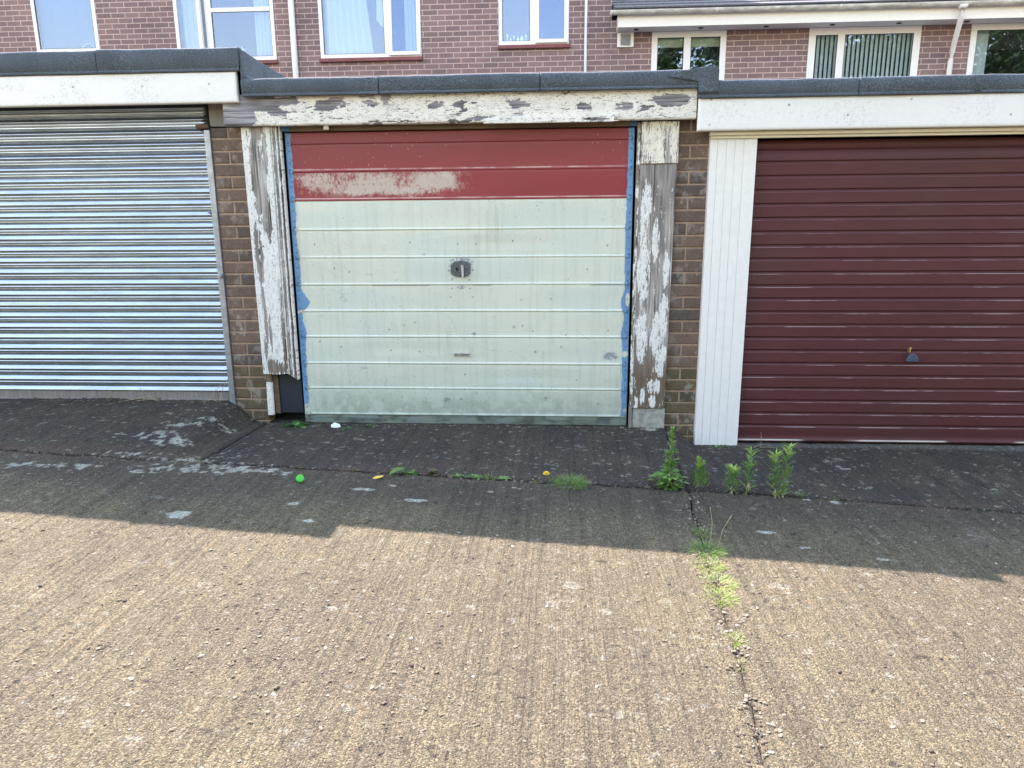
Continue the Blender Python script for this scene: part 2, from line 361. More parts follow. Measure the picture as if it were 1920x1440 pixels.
# ------------------------------------------------------------------ ground
def plane_z(x): return 0.035-0.048*np.clip(x, -14, 14)
def base_z(x):
    b = 0.147*sst(-0.30, -0.52, x)+0.15*0
    b = b-0.112*sst(2.40, 2.56, x)
    return b+0.0*x
def smooth_axis(a, b, step, lo, hi, g=1.35):
    core = list(np.arange(a, b+1e-9, step)); core[-1] = b
    L = []; s = step; p = a
    while p > lo: s *= g; p -= s; L.append(max(p, lo))
    R = []; s = step; p = b
    while p < hi: s *= g; p += s; R.append(min(p, hi))
    return np.array(L[::-1]+core+R)
JY = -0.95
def crack_x(y): return 2.35+0.0716*(y-JY)+0.012*(vn(y*9, 0*y, 5)-.5)+0.02*(vn(y*2.3, 0*y, 6)-.5)
def joint_y(x): return JY+0.018*(vn(x*5, 0*x, 8)-.5)+0.03*(vn(x*1.1, 0*x, 9)-.5)
TAN = s2l(103, 96, 78); TANB = s2l(95, 89, 74); DK = s2l(62, 59, 58); RED = s2l(92, 78, 70); LIC = s2l(176, 179, 168); MOSS = s2l(52, 50, 38)
LB = [(-.36,-.93,.34,.06),(-.12,-1.02,.20,.06),(-.30,-1.08,.22,.05),(-.55,-1.12,.16,.04),(-.82,-1.12,.13,.035),(-1.05,-1.14,.12,.03),(-.20,-.74,.08,.10),
      (-.60,-.42,.10,.05),(-.45,-.33,.09,.04),(-.72,-.62,.16,.05),(-.52,-.70,.09,.05),(.10,-1.04,.14,.04),(-.75,-.9,.08,.03),(-1.6,-1.1,.12,.03),(-1.3,-1.2,.14,.02)]
SPOT = [(0.45,-1.436,.028,.022),(0.584,-1.617,.026,.018),(0.844,-1.126,.02,.012),(1.346,-1.131,.02,.012),(1.476,-1.057,.026,.014),(1.73,-2.03,.04,.03),(1.66,-2.17,.025,.02),(1.85,-2.2,.02,.02),
        (2.53,-1.93,.05,.025),(2.30,-2.05,.03,.02),(2.75,-1.56,.03,.012),(3.05,-1.62,.03,.012),(2.62,-1.42,.05,.015),(3.35,-.45,.04,.012),(.002,-1.626,.055,.05),(2.955,-.972,.022,.014),(3.085,-.985,.022,.026),(2.27,-.06,.05,.03),(3.32,-.42,.02,.02),(1.38,-2.23,.02,.02),(.9,-2.3,.03,.015),(1.0,-1.3,.06,.02),(.72,-1.2,.07,.02)]
def ground_col(X, Y, apron):
    a = fbm(X*1.6, Y*1.6, 5, 21); b = fbm(X*9, Y*5, 4, 33); c = fbm(X*30, Y*14, 3, 41)
    C = mixc(np.broadcast_to(TANB, X.shape+(3,)), TAN, sst(.35, .62, a*.6+b*.4))
    # long ragged band before the garages: darker colour painted in to deepen their shade
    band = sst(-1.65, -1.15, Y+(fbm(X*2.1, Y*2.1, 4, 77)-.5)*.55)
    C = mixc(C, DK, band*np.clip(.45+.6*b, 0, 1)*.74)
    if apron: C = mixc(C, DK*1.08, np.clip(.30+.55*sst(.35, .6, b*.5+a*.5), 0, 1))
    jd = np.abs(Y-JY)
    C = mixc(C, RED, np.exp(-(jd/.10)**2)*sst(.38, .6, fbm(X*1.3, Y*3, 3, 51))*.75)
    if apron:
        C = mixc(C, RED*.9, blobs(X, Y, [(.12,-.33,.28,.18),(-1.0,-.85,.6,.12),(1.1,-.78,.5,.1)]).clip(0, 1)*.8*sst(.3, .6, b))
        C = mixc(C, MOSS, (np.exp(-((Y-.0)/.09)**2)*sst(.35, .65, fbm(X*7, Y*7, 3, 91)))*.6)
    if apron: C = mixc(C, s2l(106, 106, 102), sst(2.75, 2.9, X)*sst(-.10, -.05, Y+.03*(fbm(X*6, Y*6, 3, 14)-.5))*.7)
    # right-hand slab: sandy worn patches in the painted dark band
    C = mixc(C, s2l(104, 98, 88), blobs(X, Y, [(3.55,-1.28,.55,.22),(4.1,-.6,.5,.2)]).clip(0, 1)*sst(.45, .62, fbm(X*14, Y*8, 3, 12)))
    # pale lichen in ragged patches
    d = blobs(X, Y, LB); n1 = fbm(X*34, Y*30, 4, 61, .6); n2 = fbm(X*5, Y*6, 3, 62)
    lm = sst(.0, .05, n1-.61+.15*d.clip(-.6, 1)+.42*(n2-.5)) * (d > -.5)
    C = mixc(C, LIC*.82, lm*.9)
    lm2 = sst(.0, .03, fbm(X*34, Y*40, 3, 71)-.735+.06*(n2-.5))*(.75 if apron else .35)
    C = mixc(C, LIC*.6, lm2)
    sp = blobs(X, Y, SPOT)
    C = mixc(C, LIC*.80, (1-.7*(Y < -1.8))*sst(.02, .12, sp.clip(0, 1)+.45*(fbm(X*60, Y*60, 2, 81)-.55)*(sp > 0)))
    # dark specks
    C = mixc(C, DK*.5, sst(.0, .03, fbm(X*40, Y*40, 2, 95)-.80)*.7)
    return C
def relief(X, Y, amp=1.0):
    return amp*(0.010*(fbm(X*1.3, Y*1.3, 3, 101)-.5)+0.0075*(fbm(X*30, Y*1.4, 3, 103)-.5)*(.35+.65*sst(.42, .62, fbm(X*.9, Y*.9, 2, 105))+.5*sst(2.7, 3.0, X)+.5*sst(.4, -.2, X))+0.0045*(fbm(X*60, Y*60, 2, 104)-.5))
def build_slab(name, label, xs, ys, leftf, rightf, apron):
    # xs: nominal positions, squeezed between leftf(y) and rightf(y) near the borders
    Y, X = np.meshgrid(ys, xs, indexing='ij')
    L = leftf(Y); R = rightf(Y); X = np.clip(X, L, R)
    # keep order without degenerate columns: spread clipped columns thinly
    if apron:
        t = np.clip((Y-JY)/(0-JY), 0, 1); jag = (joint_y(X)-JY+0.007)*np.exp(-((Y-JY)/.05)**2); Yp = Y+jag
        Z = plane_z(X)*(1-t)+base_z(X)*t+relief(X, Y)
    else:
        jag = (joint_y(X)-JY-0.007)*np.exp(-((Y-JY)/.05)**2); Yp = Y+jag
        Z = plane_z(X)+relief(X, Y)
    # worn edges at the joints
    e = np.minimum(np.abs(X-L), np.abs(X-R)); e = np.minimum(e, np.abs(Y-JY))
    Z = Z-0.007*np.exp(-(e/.010))*(0.3+1.2*vn(X*40, Y*40, 7))
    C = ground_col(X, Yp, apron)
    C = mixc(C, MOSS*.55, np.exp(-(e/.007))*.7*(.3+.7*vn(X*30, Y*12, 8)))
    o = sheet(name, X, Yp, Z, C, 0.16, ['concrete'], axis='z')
    o['kind'] = 'structure'; o['label'] = label; return o
def cols(a, b, step, lo, hi): return smooth_axis(a, b, step, lo, hi)
ys = smooth_axis(-3.5, JY, 0.009, -30, JY)[:]
ys = ys[ys <= JY]; ys = np.concatenate([ys[:-1], [JY]])
xa = cols(-2.2, 2.40, 0.009, -16, 2.40); xa = xa[xa <= 2.40]
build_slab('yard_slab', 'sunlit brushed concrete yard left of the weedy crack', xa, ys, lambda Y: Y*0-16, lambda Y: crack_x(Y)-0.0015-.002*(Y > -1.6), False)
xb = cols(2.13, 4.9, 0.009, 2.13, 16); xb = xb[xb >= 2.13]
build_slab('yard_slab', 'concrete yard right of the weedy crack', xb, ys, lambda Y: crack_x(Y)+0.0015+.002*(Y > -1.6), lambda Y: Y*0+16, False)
ya = np.arange(JY, 0.2401, 0.009)
AL = lambda Y: -0.255+0.012*(vn(Y*8, Y*0, 3)-.5); AR = lambda Y: 2.355+0.02*(Y-JY)+0.012*(vn(Y*8, Y*0, 4)-.5)
xl = cols(-2.2, -0.24, 0.009, -16, -0.24); xl = xl[xl <= -0.24]
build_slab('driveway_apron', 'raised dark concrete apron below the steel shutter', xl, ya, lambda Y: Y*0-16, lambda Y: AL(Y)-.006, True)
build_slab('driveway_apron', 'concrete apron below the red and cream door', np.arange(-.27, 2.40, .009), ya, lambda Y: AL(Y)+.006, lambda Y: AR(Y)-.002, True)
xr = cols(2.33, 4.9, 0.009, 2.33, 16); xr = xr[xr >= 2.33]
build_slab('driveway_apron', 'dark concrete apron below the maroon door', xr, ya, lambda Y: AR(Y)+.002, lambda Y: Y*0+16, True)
# one big earth sheet below and beyond the slabs
gx = np.array([-600, -60, -16.5, -16, -8, 0, 8, 16, 16.5, 60, 600.]); gy = np.array([-600, -60, -30.2, -30, -10, -2, 2, 8, 30, 100, 600.])
GY, GX = np.meshgrid(gy, gx, indexing='ij'); GZ = plane_z(np.clip(GX, -16, 16))-0.035-.10*((np.abs(GX) < 16.1)&(GY > -30.05)&(GY < 31))
fast('ground', np.stack([GX, GY, GZ], -1), np.stack([np.arange(121).reshape(11, 11)[:-1, :-1], np.arange(121).reshape(11, 11)[:-1, 1:], np.arange(121).reshape(11, 11)[1:, 1:], np.arange(121).reshape(11, 11)[1:, :-1]], -1), None, None, ['crackdirt'])['kind'] = 'structure'

def gz(x, y):
    x = np.float64(x)
    if y <= JY: return float(plane_z(x)+relief(x, np.float64(y)))
    t = min(1, (y-JY)/(-JY)); return float(plane_z(x)*(1-t)+base_z(x)*t+relief(x, np.float64(y)))

# loose stones: many small angular chips
def stones():
    ph = (1+5**.5)/2
    ico = [(-1, ph, 0), (1, ph, 0), (-1, -ph, 0), (1, -ph, 0), (0, -1, ph), (0, 1, ph), (0, -1, -ph), (0, 1, -ph), (ph, 0, -1), (ph, 0, 1), (-ph, 0, -1), (-ph, 0, 1)]
    fc = [(0, 11, 5), (0, 5, 1), (0, 1, 7), (0, 7, 10), (0, 10, 11), (1, 5, 9), (5, 11, 4), (11, 10, 2), (10, 7, 6), (7, 1, 8), (3, 9, 4), (3, 4, 2), (3, 2, 6), (3, 6, 8), (3, 8, 9), (4, 9, 5), (2, 4, 11), (6, 2, 10), (8, 6, 7), (9, 8, 1)]
    mb = MB(); ico = [Vector(v).normalized() for v in ico]
    for i in range(5200):
        r = random.random()
        if r < .50: y = -3.3+2.3*random.random()**.8; x = random.uniform(-1.6, 4.4)
        elif r < .62: y = random.uniform(-3.2, -1.0); x = float(crack_x(np.float64(y)))+random.gauss(0, .03)
        elif r < .76: y = JY+random.gauss(0, .03); x = random.uniform(-1.8, 4.2)
        elif r < .90: y = -.03+random.gauss(0, .05); x = random.uniform(-1.8, 4.2); y = min(y, -.045)
        else: x = random.gauss(.85, .35); y = random.gauss(-2.55, .25)
        s = random.choice([.0022, .0028, .0035, .0045, .006]) * random.uniform(.7, 1.2)
        R = Matrix.Rotation(random.uniform(0, 6.3), 3, 'Z') @ Matrix.Rotation(random.uniform(-.4, .4), 3, 'X')
        sc = (random.uniform(.8, 1.7), random.uniform(.7, 1.2), random.uniform(.35, .75)); z = gz(x, y)
        k = random.random(); base = s2l(205, 192, 168) if k < .30 else (s2l(170, 153, 128) if k < .85 else (s2l(120, 108, 98) if k < .97 else s2l(228, 222, 210)))
        vs = []
        for v in ico:
            q = R @ Vector((v.x*sc[0], v.y*sc[1], v.z*sc[2]))*s*random.uniform(.8, 1.15); vs.append((x+q.x, y+q.y, z+q.z+s*sc[2]*.45))
        mb.add(vs, fc, 0, base*random.uniform(.25, .45))
    o = mb.build('loose_chippings', 'stone', usecol=True); tag(o, 'loose stone chippings strewn over the concrete yard', 'chippings', kind='stuff')
stones()

# ------------------------------------------------------------------ timber paint function
def flaky(U, V, seed, bias, grain_fine=150, paint=(0.76, 0.75, 0.70), wood=(0.27, 0.26, 0.275), brown=None, stretch=6.0):
    """U along the grain, V across. returns colour and height. bias<0 -> bare wood"""
    wu = U+.010*(fbm(U*30, V*60, 3, seed+5)-.5); wv = V+.006*(fbm(U*30, V*60, 3, seed+6)-.5)
    n = fbm(wu*11, wv*14*stretch*.5, 5, seed, .62)*.52+fbm(wu*38, wv*170, 4, seed+9, .6)*.48
    m = sst(-.012, .012, n-.5+bias)
    cr = fbm(U*70, V*260, 3, seed+20); crack = (cr > .735)*m*.75
    g = fbm(U*7, V*grain_fine, 4, seed+30, .65); g2 = fbm(U*2.5, V*30, 3, seed+31)
    W = np.array(wood)*(.55+.8*g[..., None])*(.75+.5*g2[..., None])
    res = sst(.50, .72, fbm(U*5, V*130, 3, seed+33, .6))*sst(.35, .65, fbm(U*3, V*9, 3, seed+34)); W = mixc(W, np.array([.58, .575, .56]), res*.7)
    dk = sst(.56, .72, fbm(U*3.5, V*150, 3, seed+35)); W = mixc(W, W*.32, dk*.85); W = W*(.72+.56*sst(.3, .7, fbm(U*4, V*14, 3, seed+36)))[..., None]
    if brown is not None: W = mixc(W, np.array([.15, .11, .075])*(.5+1.0*g[..., None]), brown)
    P = np.array(paint)*(.90+.16*fbm(U*18, V*30, 3, seed+40)[..., None])
    P = P*(1-.25*sst(.55, .8, fbm(U*50, V*120, 3, seed+44))[..., None])
    C = mixc(W, P, m); C = mixc(C, W*.45, crack)
    H = .0030*m+.0022*g-.0015*crack
    edge = np.clip(1-np.abs(n-.5+bias)/.03, 0, 1)*(m > .5); C = mixc(C, P*1.05, edge*.5)
    return C, H
def gridxz(x0, x1, z0, z1, st):
    return np.meshgrid(np.linspace(x0, x1, int((x1-x0)/st)+2), np.linspace(z0, z1, int((z1-z0)/st)+2))

# ------------------------------------------------------------------ brick piers
def pier(name, parent, x0, x1, z0, z1, joint, phase, label=None, y=0.0, zref=0.0, seed=0, green=True, depth=.2):
    r = random.Random(seed); mb = MB(); mo = MB(); h = .065; i0 = int(math.floor((z0-zref)/.075))
    i = i0
    while zref+i*.075 < z1:
        a = max(z0, zref+i*.075+.005); b = min(z1, zref+i*.075+.070)
        if b-a > .01:
            full = (i+phase) % 2 == 0
            segs = [(x0, x1)] if full else [(x0, joint-.005), (joint+.005, x1)]
            for s0, s1 in segs:
                k = r.random(); c = s2l(116, 97, 86) if k < .45 else (s2l(108, 92, 83) if k < .85 else s2l(94, 84, 78))
                if zref+i*.075 < .35 and green: c = c*np.array([.78, .86, .68])
                nseg = max(2, int((s1-s0)/.01)); yy = y-r.uniform(0, .002)
                # relief face so stains can vary
                X, Z = np.meshgrid(np.linspace(s0, s1, nseg*2), np.linspace(a, b, 12))
                st = fbm(X*16+seed, Z*16, 4, 200+seed)*.6+fbm(X*60, Z*30, 3, 210+seed)*.4
                eff = sst(.53, .68, st)*.50*(.4+.6*vn(X*5, Z*5, 220+seed))
                C = mixc(np.broadcast_to(c, X.shape+(3,))*(.8+.4*fbm(X*25, Z*25, 3, 230)[..., None]), s2l(176, 170, 160), eff)
                ed = np.minimum.reduce([X-s0, s1-X, Z-a, b-Z]); Yf = yy+.0028*np.exp(-ed/.002)+.0015*fbm(X*40, Z*40, 2, 240)
                idx = np.arange(X.size).reshape(X.shape); F = np.stack([idx[:-1, :-1], idx[:-1, 1:], idx[1:, 1:], idx[1:, :-1]], -1).reshape(-1, 4)
                V = np.stack([X, Yf, Z], -1).reshape(-1, 3); base = len(mb.v); mb.v += [tuple(v) for v in V]; mb.f += [tuple(int(q)+base for q in f) for f in F]; mb.m += [0]*len(F); mb.c += [tuple(q) for q in C.reshape(-1, 3)]
                mb.box(s0, s1, y+.0035, y+depth, a, b, 0, c)
        i += 1
    o = mb.build(name, ['brick'], parent, usecol=True)
    if label: o['label'] = label
    mo.box(x0+.001, x1-.001, y+.0045, y+depth-.01, z0, z1); m2 = mo.build('mortar', ['mortar'], o)
    return o

# ================================================================== GARAGES
gL = thing('garage', 'lock-up garage with galvanised roller shutter and clean white fascia', 'garage', (-1.8, 0, 0), 'lock-up garages in a row')
gC = thing('garage', 'shabby lock-up garage with cream and red door and peeling timber surround', 'garage', (1.06, 0, 0), 'lock-up garages in a row')
gR = thing('garage', 'lock-up garage with maroon ribbed door and white plastic cladding', 'garage', (3.9, 0, 0), 'lock-up garages in a row')
bpy.context.view_layer.update()

# --- roofs / felt edging.  profile is a rolled felt kerb
def roof(parent, x0, x1, zt, zb, yf, seams, side=False, seed=0):
    st = .012; xs = np.arange(x0, x1+st, st); xs[-1] = x1; xs = np.unique(np.concatenate([xs]+[s+np.array([-.006, -.003, -.001, .0, .001, .003, .006]) for s in seams]))
    prof = [(yf+.004, zb), (yf, zb+.006), (yf-.001, zb+(zt-zb)*.5), (yf, zt-.016), (yf+.005, zt-.005), (yf+.014, zt), (yf+.05, zt-.001), (yf+.10, zt-.012), (yf+.2, zt-.03), (2.5, zt-.07), (5.1, zt-.12)]
    P = np.array(prof); X, I = np.meshgrid(xs, np.arange(len(P))); Yy = P[I, 0].copy(); Z = P[I, 1].copy()
    wob = (fbm(X*1.7, X*0, 4, 300+seed)-.5)*.012+(fbm(X*14, X*0, 2, 302+seed)-.5)*.004
    Z = Z+wob*np.where(I >= 3, 1, .3); Yy = Yy+(fbm(X*5, Z*8, 3, 301+seed)-.5)*.006*(I < 6)
    for s in seams:
        d = X-s; Yy = Yy-.005*(d > 0)*np.exp(-np.abs(d)/.25)*(I < 5)+.012*np.exp(-(d/.0022)**2)*(I < 6); Z = Z+.003*(d > 0)*np.exp(-np.abs(d)/.3)*(I >= 4)
    o = sheet('roof_felt', X, Yy, Z, np.ones(X.shape+(3,)), .30, ['felt'], parent, axis='z') if False else None
    V = np.stack([X, Yy, Z], -1).reshape(-1, 3); n, m = X.shape; idx = np.arange(n*m).reshape(n, m)
    F = np.stack([idx[:-1, :-1], idx[:-1, 1:], idx[1:, 1:], idx[1:, :-1]], -1).reshape(-1, 4)
    # underside and ends
    V2 = V.copy(); V2[:, 2] = np.minimum(V[:, 2]-.02, zb); F2 = F[:, ::-1]+len(V)
    b = len(V); E = []
    for j in range(n-1):
        E.append([idx[j, 0], idx[j+1, 0], idx[j+1, 0]+b, idx[j, 0]+b]); E.append([idx[j+1, -1], idx[j, -1], idx[j, -1]+b, idx[j+1, -1]+b])
    for k in range(m-1): E.append([idx[0, k+1], idx[0, k], idx[0, k]+b, idx[0, k+1]+b]); E.append([idx[-1, k], idx[-1, k+1], idx[-1, k+1]+b, idx[-1, k]+b])
    return fast('roof_felt', np.concatenate([V, V2]), np.concatenate([F, F2, np.array(E)]), None, parent, ['felt'])
rL = roof(gL, -4.6, -.197, 2.303, 2.188, -.12, [-1.059, -2.6], seed=1)
rC = roof(gC, -.195, 2.462, 2.128, 2.045, -.12, [.628, 1.568], seed=2)
rR = roof(gR, 2.464, 6.9, 2.070, 1.990, -.12, [3.356, 4.9], seed=3)
# side upstand of the higher left roof over the middle roof
mb = MB()
for a, b in zip([(-.113, 2.05, 2.300), (-.09, 2.07, 2.296), (.2, 2.085, 2.283), (2.5, 2.04, 2.24)], [(-.09, 2.07, 2.296), (.2, 2.085, 2.283), (2.5, 2.04, 2.24), (5.1, 1.99, 2.19)]):
    mb.add([(-.196, a[0], a[1]), (-.196, b[0], b[1]), (-.170, b[0], b[1]), (-.170, a[0], a[1]), (-.196, a[0], a[2]), (-.196, b[0], b[2]), (-.182, b[0], b[2]-.004), (-.182, a[0], a[2]-.004)],
           [(0, 1, 2, 3), (4, 7, 6, 5), (0, 4, 5, 1), (2, 6, 7, 3), (0, 3, 7, 4), (1, 5, 6, 2)])
mb.build('side_upstand', ['felt'], gL, bevel=.004)
# torn fillet where both roofs meet, and the folded lip at the right
mb = MB(); mb.add([(-.19, -.125, 2.05), (-.165, -.125, 2.06), (-.12, -.10, 2.118), (-.19, -.10, 2.16), (-.19, .12, 2.15), (-.06, .15, 2.112), (-.165, -.07, 2.05), (-.19, -.07, 2.05)],
       [(0, 1, 2, 3), (3, 2, 5, 4), (1, 6, 5, 2), (0, 7, 6, 1)]); mb.build('felt_fillet', ['felt'], gC)
X, Z = np.meshgrid(np.linspace(2.30, 2.575, 40), np.linspace(0, 1, 12))
top = np.interp(X, [2.30, 2.40, 2.45, 2.50, 2.555, 2.575], [2.112, 2.120, 2.138, 2.142, 2.143, 2.120])+.004*(fbm(X*40, X*0, 2, 12)-.5)
bot = np.interp(X, [2.30, 2.462, 2.47, 2.575], [2.090, 2.062, 2.0, 2.0])
Zs = bot+(top-bot)*Z; Ys = -.128-.008*np.sin(X*40)*(Z)-.010*np.exp(-((X-2.49)/.012)**2)*(1-.4*Z)
sheet('felt_lip', X, Ys, Zs, np.ones(X.shape+(3,)), -.03, ['felt'], gR)

# --- fascias
def clean_fascia(parent, x0, x1, z0, z1, yf, screws, dirt, label=None, seed=0):
    X, Z = gridxz(x0, x1, z0, z1, .006)
    e = np.minimum(Z-z0, z1-Z); ex = np.minimum(X-x0, x1-X); Y = yf+.006*np.exp(-np.minimum(e, ex)/.004)
    C = np.broadcast_to(np.array([.81, .81, .80]), X.shape+(3,)).copy()
    d = fbm(X*5, Z*9, 4, 400+seed); d2 = fbm(X*170, Z*170, 2, 410+seed)
    C = mixc(C, np.array([.56, .57, .58]), sst(.55, .85, d2)*sst(.45, .66, d)*dirt)
    C = C*(1-.06*fbm(X*2, Z*20, 3, 420+seed)[..., None])
    C = mixc(C, np.array([.55, .50, .40]), np.exp(-(Z-z0)/.005)*.5)
    s = blobs(X, Z, [(a, b, .007, .007) for a, b in screws]); C = mixc(C, np.array([.22, .22, .22]), sst(.0, .3, s))
    o = sheet('fascia_board', X, Y, Z, C, yf+.03, ['fascia_white'], parent)
    if label: o['label'] = label
    return o
clean_fascia(gL, -4.6, -.224, 1.998, 2.190, -.112, [(-1.23, 2.102), (-.80, 2.10), (-.39, 2.105), (-.42, 2.182), (-2.0, 2.09), (-2.6, 2.1)], .9, 'clean white fascia with screw heads', 1)
clean_fascia(gR, 2.474, 6.9, 1.797, 1.994, -.108, [(2.545, 1.967), (2.54, 1.83), (2.98, 1.93), (3.31, 1.87), (3.65, 1.95), (4.2, 1.86)], .8, 'clean white fascia with grimy speckles', 2)
# peeling fascia of the middle garage
FB = [(-.294,1.934,.17,.13),(-.124,2.006,.17,.055),(.065,2.006,.085,.024),(.289,1.978,.058,.030),(.370,1.992,.058,.028),(.555,1.980,.038,.020),(.654,1.987,.030,.032),(-.025,1.945,.055,.020),(.053,1.940,.034,.020),(.954,1.967,.04,.017),(1.099,1.965,.045,.024),(1.428,1.965,.055,.028),(1.173,1.887,.07,.016),(2.174,1.923,.034,.020),(2.061,1.939,.05,.020),(2.331,1.967,.10,.036),(2.073,1.942,.042,.017),(1.837,1.943,.05,.017),(.554,2.030,.05,.012),(2.248,1.985,.042,.017),(.62,1.872,.16,.006),(1.1,1.873,.1,.007)]
X, Z = gridxz(-.33, 2.466, 1.868, 2.044, .003)
Zb = 1.868+.010*(fbm(X*9, X*0, 3, 5)-.5)+.004*np.exp(-((X-1.6)/.5)**2); Z = np.maximum(Z, Zb)
b = blobs(X, Z, FB, .045, 3, 1.5, .7); bias = .15-.55*sst(-.12, .22, b)
C, Hh = flaky(X, Z, 11, bias, paint=(.77, .745, .68), wood=(.25, .24, .265))
sheet('fascia_board', X, -.088-Hh+.006*np.exp(-(Z-Zb)/.004), Z, C, -.05, ['timber'], gC)['label'] = 'peeling cream fascia showing grey wood'
X, Z = gridxz(1.236, 1.995, 1.858, 1.899, .003); Zt = 1.884+(X-1.236)*.014+.003*fbm(X*20, X*0, 2, 8); Z = np.minimum(Z, Zt)
C, Hh = flaky(X, Z, 51, .12-.5*blobs(X, Z, [(1.88, 1.872, .1, .012)]).clip(0, 1), paint=(.78, .77, .72)); C = mixc(C, np.array([.02, .02, .02]), blobs(X, Z, [(1.86, 1.874, .06, .007)]).clip(0, 1)*2*(fbm(X*40, Z*90, 2, 3) > .4))
sheet('loose_batten', X, -.105-Hh, Z, C, -.085, ['timber'], gC)
# timber head behind the fascia, blue-painted at its ends
mb = MB(); mb.box(.045, 2.09, -.030, .03, 1.841, 1.90); mb.build('door_head', ['brown'], gC); 
for a_, b_ in ((-.008, .0445), (2.0905, 2.137)): mb = MB(); mb.box(a_, b_, -.031, .03, 1.842, 1.90); mb.build('head_end', ['bluepaint'], gC)
mb = MB(); mb.box(.266, .296, -.060, -.050, 1.845, 1.878); mb.box(.273, .289, -.063, -.060, 1.850, 1.858); mb.build('bracket_clip', ['frame'], gC, bevel=.002)

# --- brick piers of the middle garage
pier('brick_pier', gC, -.462, -.245, -.02, 1.872, -.357, 1, 'brick pier left of the peeling board', seed=1, zref=.008)
mb = MB(); mb.box(-.462, -.335, -.001, .15, 1.880, 2.03); mb.box(-.3345, -.05, .002, .15, 1.880, 2.03); mb.build('pier_cap', ['palewood'], gC, bevel=.003)
pier('brick_pier', gC, 2.345, 2.57, -.16, 1.98, 2.456, 0, 'brick pier between peeling board and white cladding', seed=2, zref=-.068)
# structural walls (rendered blockwork, seen only from the side)
mb = MB(); mb.box(-.33, -.05, .21, 5.0, -.2, 2.02); mb.build('side_wall', ['mortar'], gC)
mb = MB(); mb.box(2.30, 2.56, .21, 5.0, -.25, 1.98); mb.build('side_wall', ['mortar'], gC)
mb = MB(); mb.box(-4.6, 6.9, 5.001, 5.2, -.2, 1.93); mb.build('back_wall', ['house'], gC)
mb = MB(); mb.box(-4.6, -4.4, .0, 5.0, -.1, 2.18); mb.build('side_wall', ['house'], gL)
mb = MB(); mb.box(6.7, 6.9, .0, 5.0, -.4, 1.98); mb.build('side_wall', ['house'], gR)
mb = MB(); mb.box(-4.6, -.47, .08, .16, 2.05, 2.18); mb.build('lintel', ['mortar'], gL)
mb = MB(); mb.box(2.56, 6.9, -.05, .1, 1.80, 1.99); mb.build('lintel', ['mortar'], gR)

# --- peeling boards
def board(name, xl, xr, z0, z1, yf, seed, biasf, label, parent=gC, st=.003, stretch=8, brownf=None, relieff=None, paint=(.76, .76, .74), zbot=None):
    T, S = np.meshgrid(np.linspace(0, 1, int(abs(xr(z1)-xl(z1))/st)+2), np.linspace(z0, z1, int((z1-z0)/.004)))
    Z = S.copy()
    if zbot is not None: Z = np.maximum(Z, 0*Z+zbot(xl(S)+(xr(S)-xl(S))*T))
    Xx = xl(Z)+(xr(Z)-xl(Z))*T
    C, Hh = flaky(Z, Xx, seed, biasf(T, Z), paint=paint, brown=None if brownf is None else brownf(T, Z), wood=(.305, .28, .262), stretch=stretch)
    r = 0 if relieff is None else relieff(T, Z)
    if relieff is not None: C = C*(1-.55*sst(.002, .006, r))[..., None]
    e = np.minimum(T, 1-T)*abs(xr(1)-xl(1))
    Y = yf-Hh+r+.004*np.exp(-e/.003)
    o = sheet(name, Xx, Y, Z, C, 0.0-.004, ['timber'], parent); o['label'] = label; return o
def bl(T, Z):
    b = .16-0*Z
    b = b-.50*blobs(T, Z, [(.45,1.62,.28,.35),(.62,1.45,.16,.30),(.55,1.86,.30,.10),(.72,1.30,.12,.22),(.78,1.75,.10,.2)]).clip(0, 1)**.6
    b = b-.42*blobs(T, Z, [(.25,.95,.08,.28),(.30,.72,.08,.25),(.45,.62,.06,.14),(.20,1.15,.10,.2),(.5,.38,.5,.06),(.2,.5,.06,.1),(.95,.6,.08,.5),(.35,1.08,.07,.2)]).clip(0, 1)**.6
    b = b+.25*blobs(T, Z, [(.75,.7,.2,.5),(.08,1.5,.15,.5),(.65,1.05,.2,.3)]).clip(0, 1)
    return b
def brl(T, Z): return sst(.9, .3, Z)*.7*(T > .1)+.0*T
board('post_board', lambda z: -.251+0*z+(z-1.88)*-.0075, lambda z: -.072+(z-1.88)*.004, .335, 1.866, -.045, 21, bl, 'leaning white board left of the door, paint flaked off in streaks',
      brownf=brl, relieff=lambda T, Z: .010*np.exp(-((T-.80)/.018)**2)*blobs(T, Z, [(.8, 1.36, 1, .12)]).clip(0, 1)*3, zbot=lambda x: .335+.006*vn(x*60, 0*x, 3))
# moulding strip beside it
board('moulding', lambda z: -.069+(z-1.88)*.004, lambda z: -.012+0*z, .30, 1.868, -.038, 25, lambda T, Z: .02+.25*np.cos(T*12.5)+.02*Z, 'grooved moulding beside the leaning board',
      brownf=lambda T, Z: .5*sst(1.3, .5, Z), relieff=lambda T, Z: .008*(np.exp(-((T-.42)/.05)**2)+np.exp(-((T-.78)/.05)**2)), zbot=lambda x: np.interp(x, [-.07, -.045, -.012], [.335, .318, .292]))
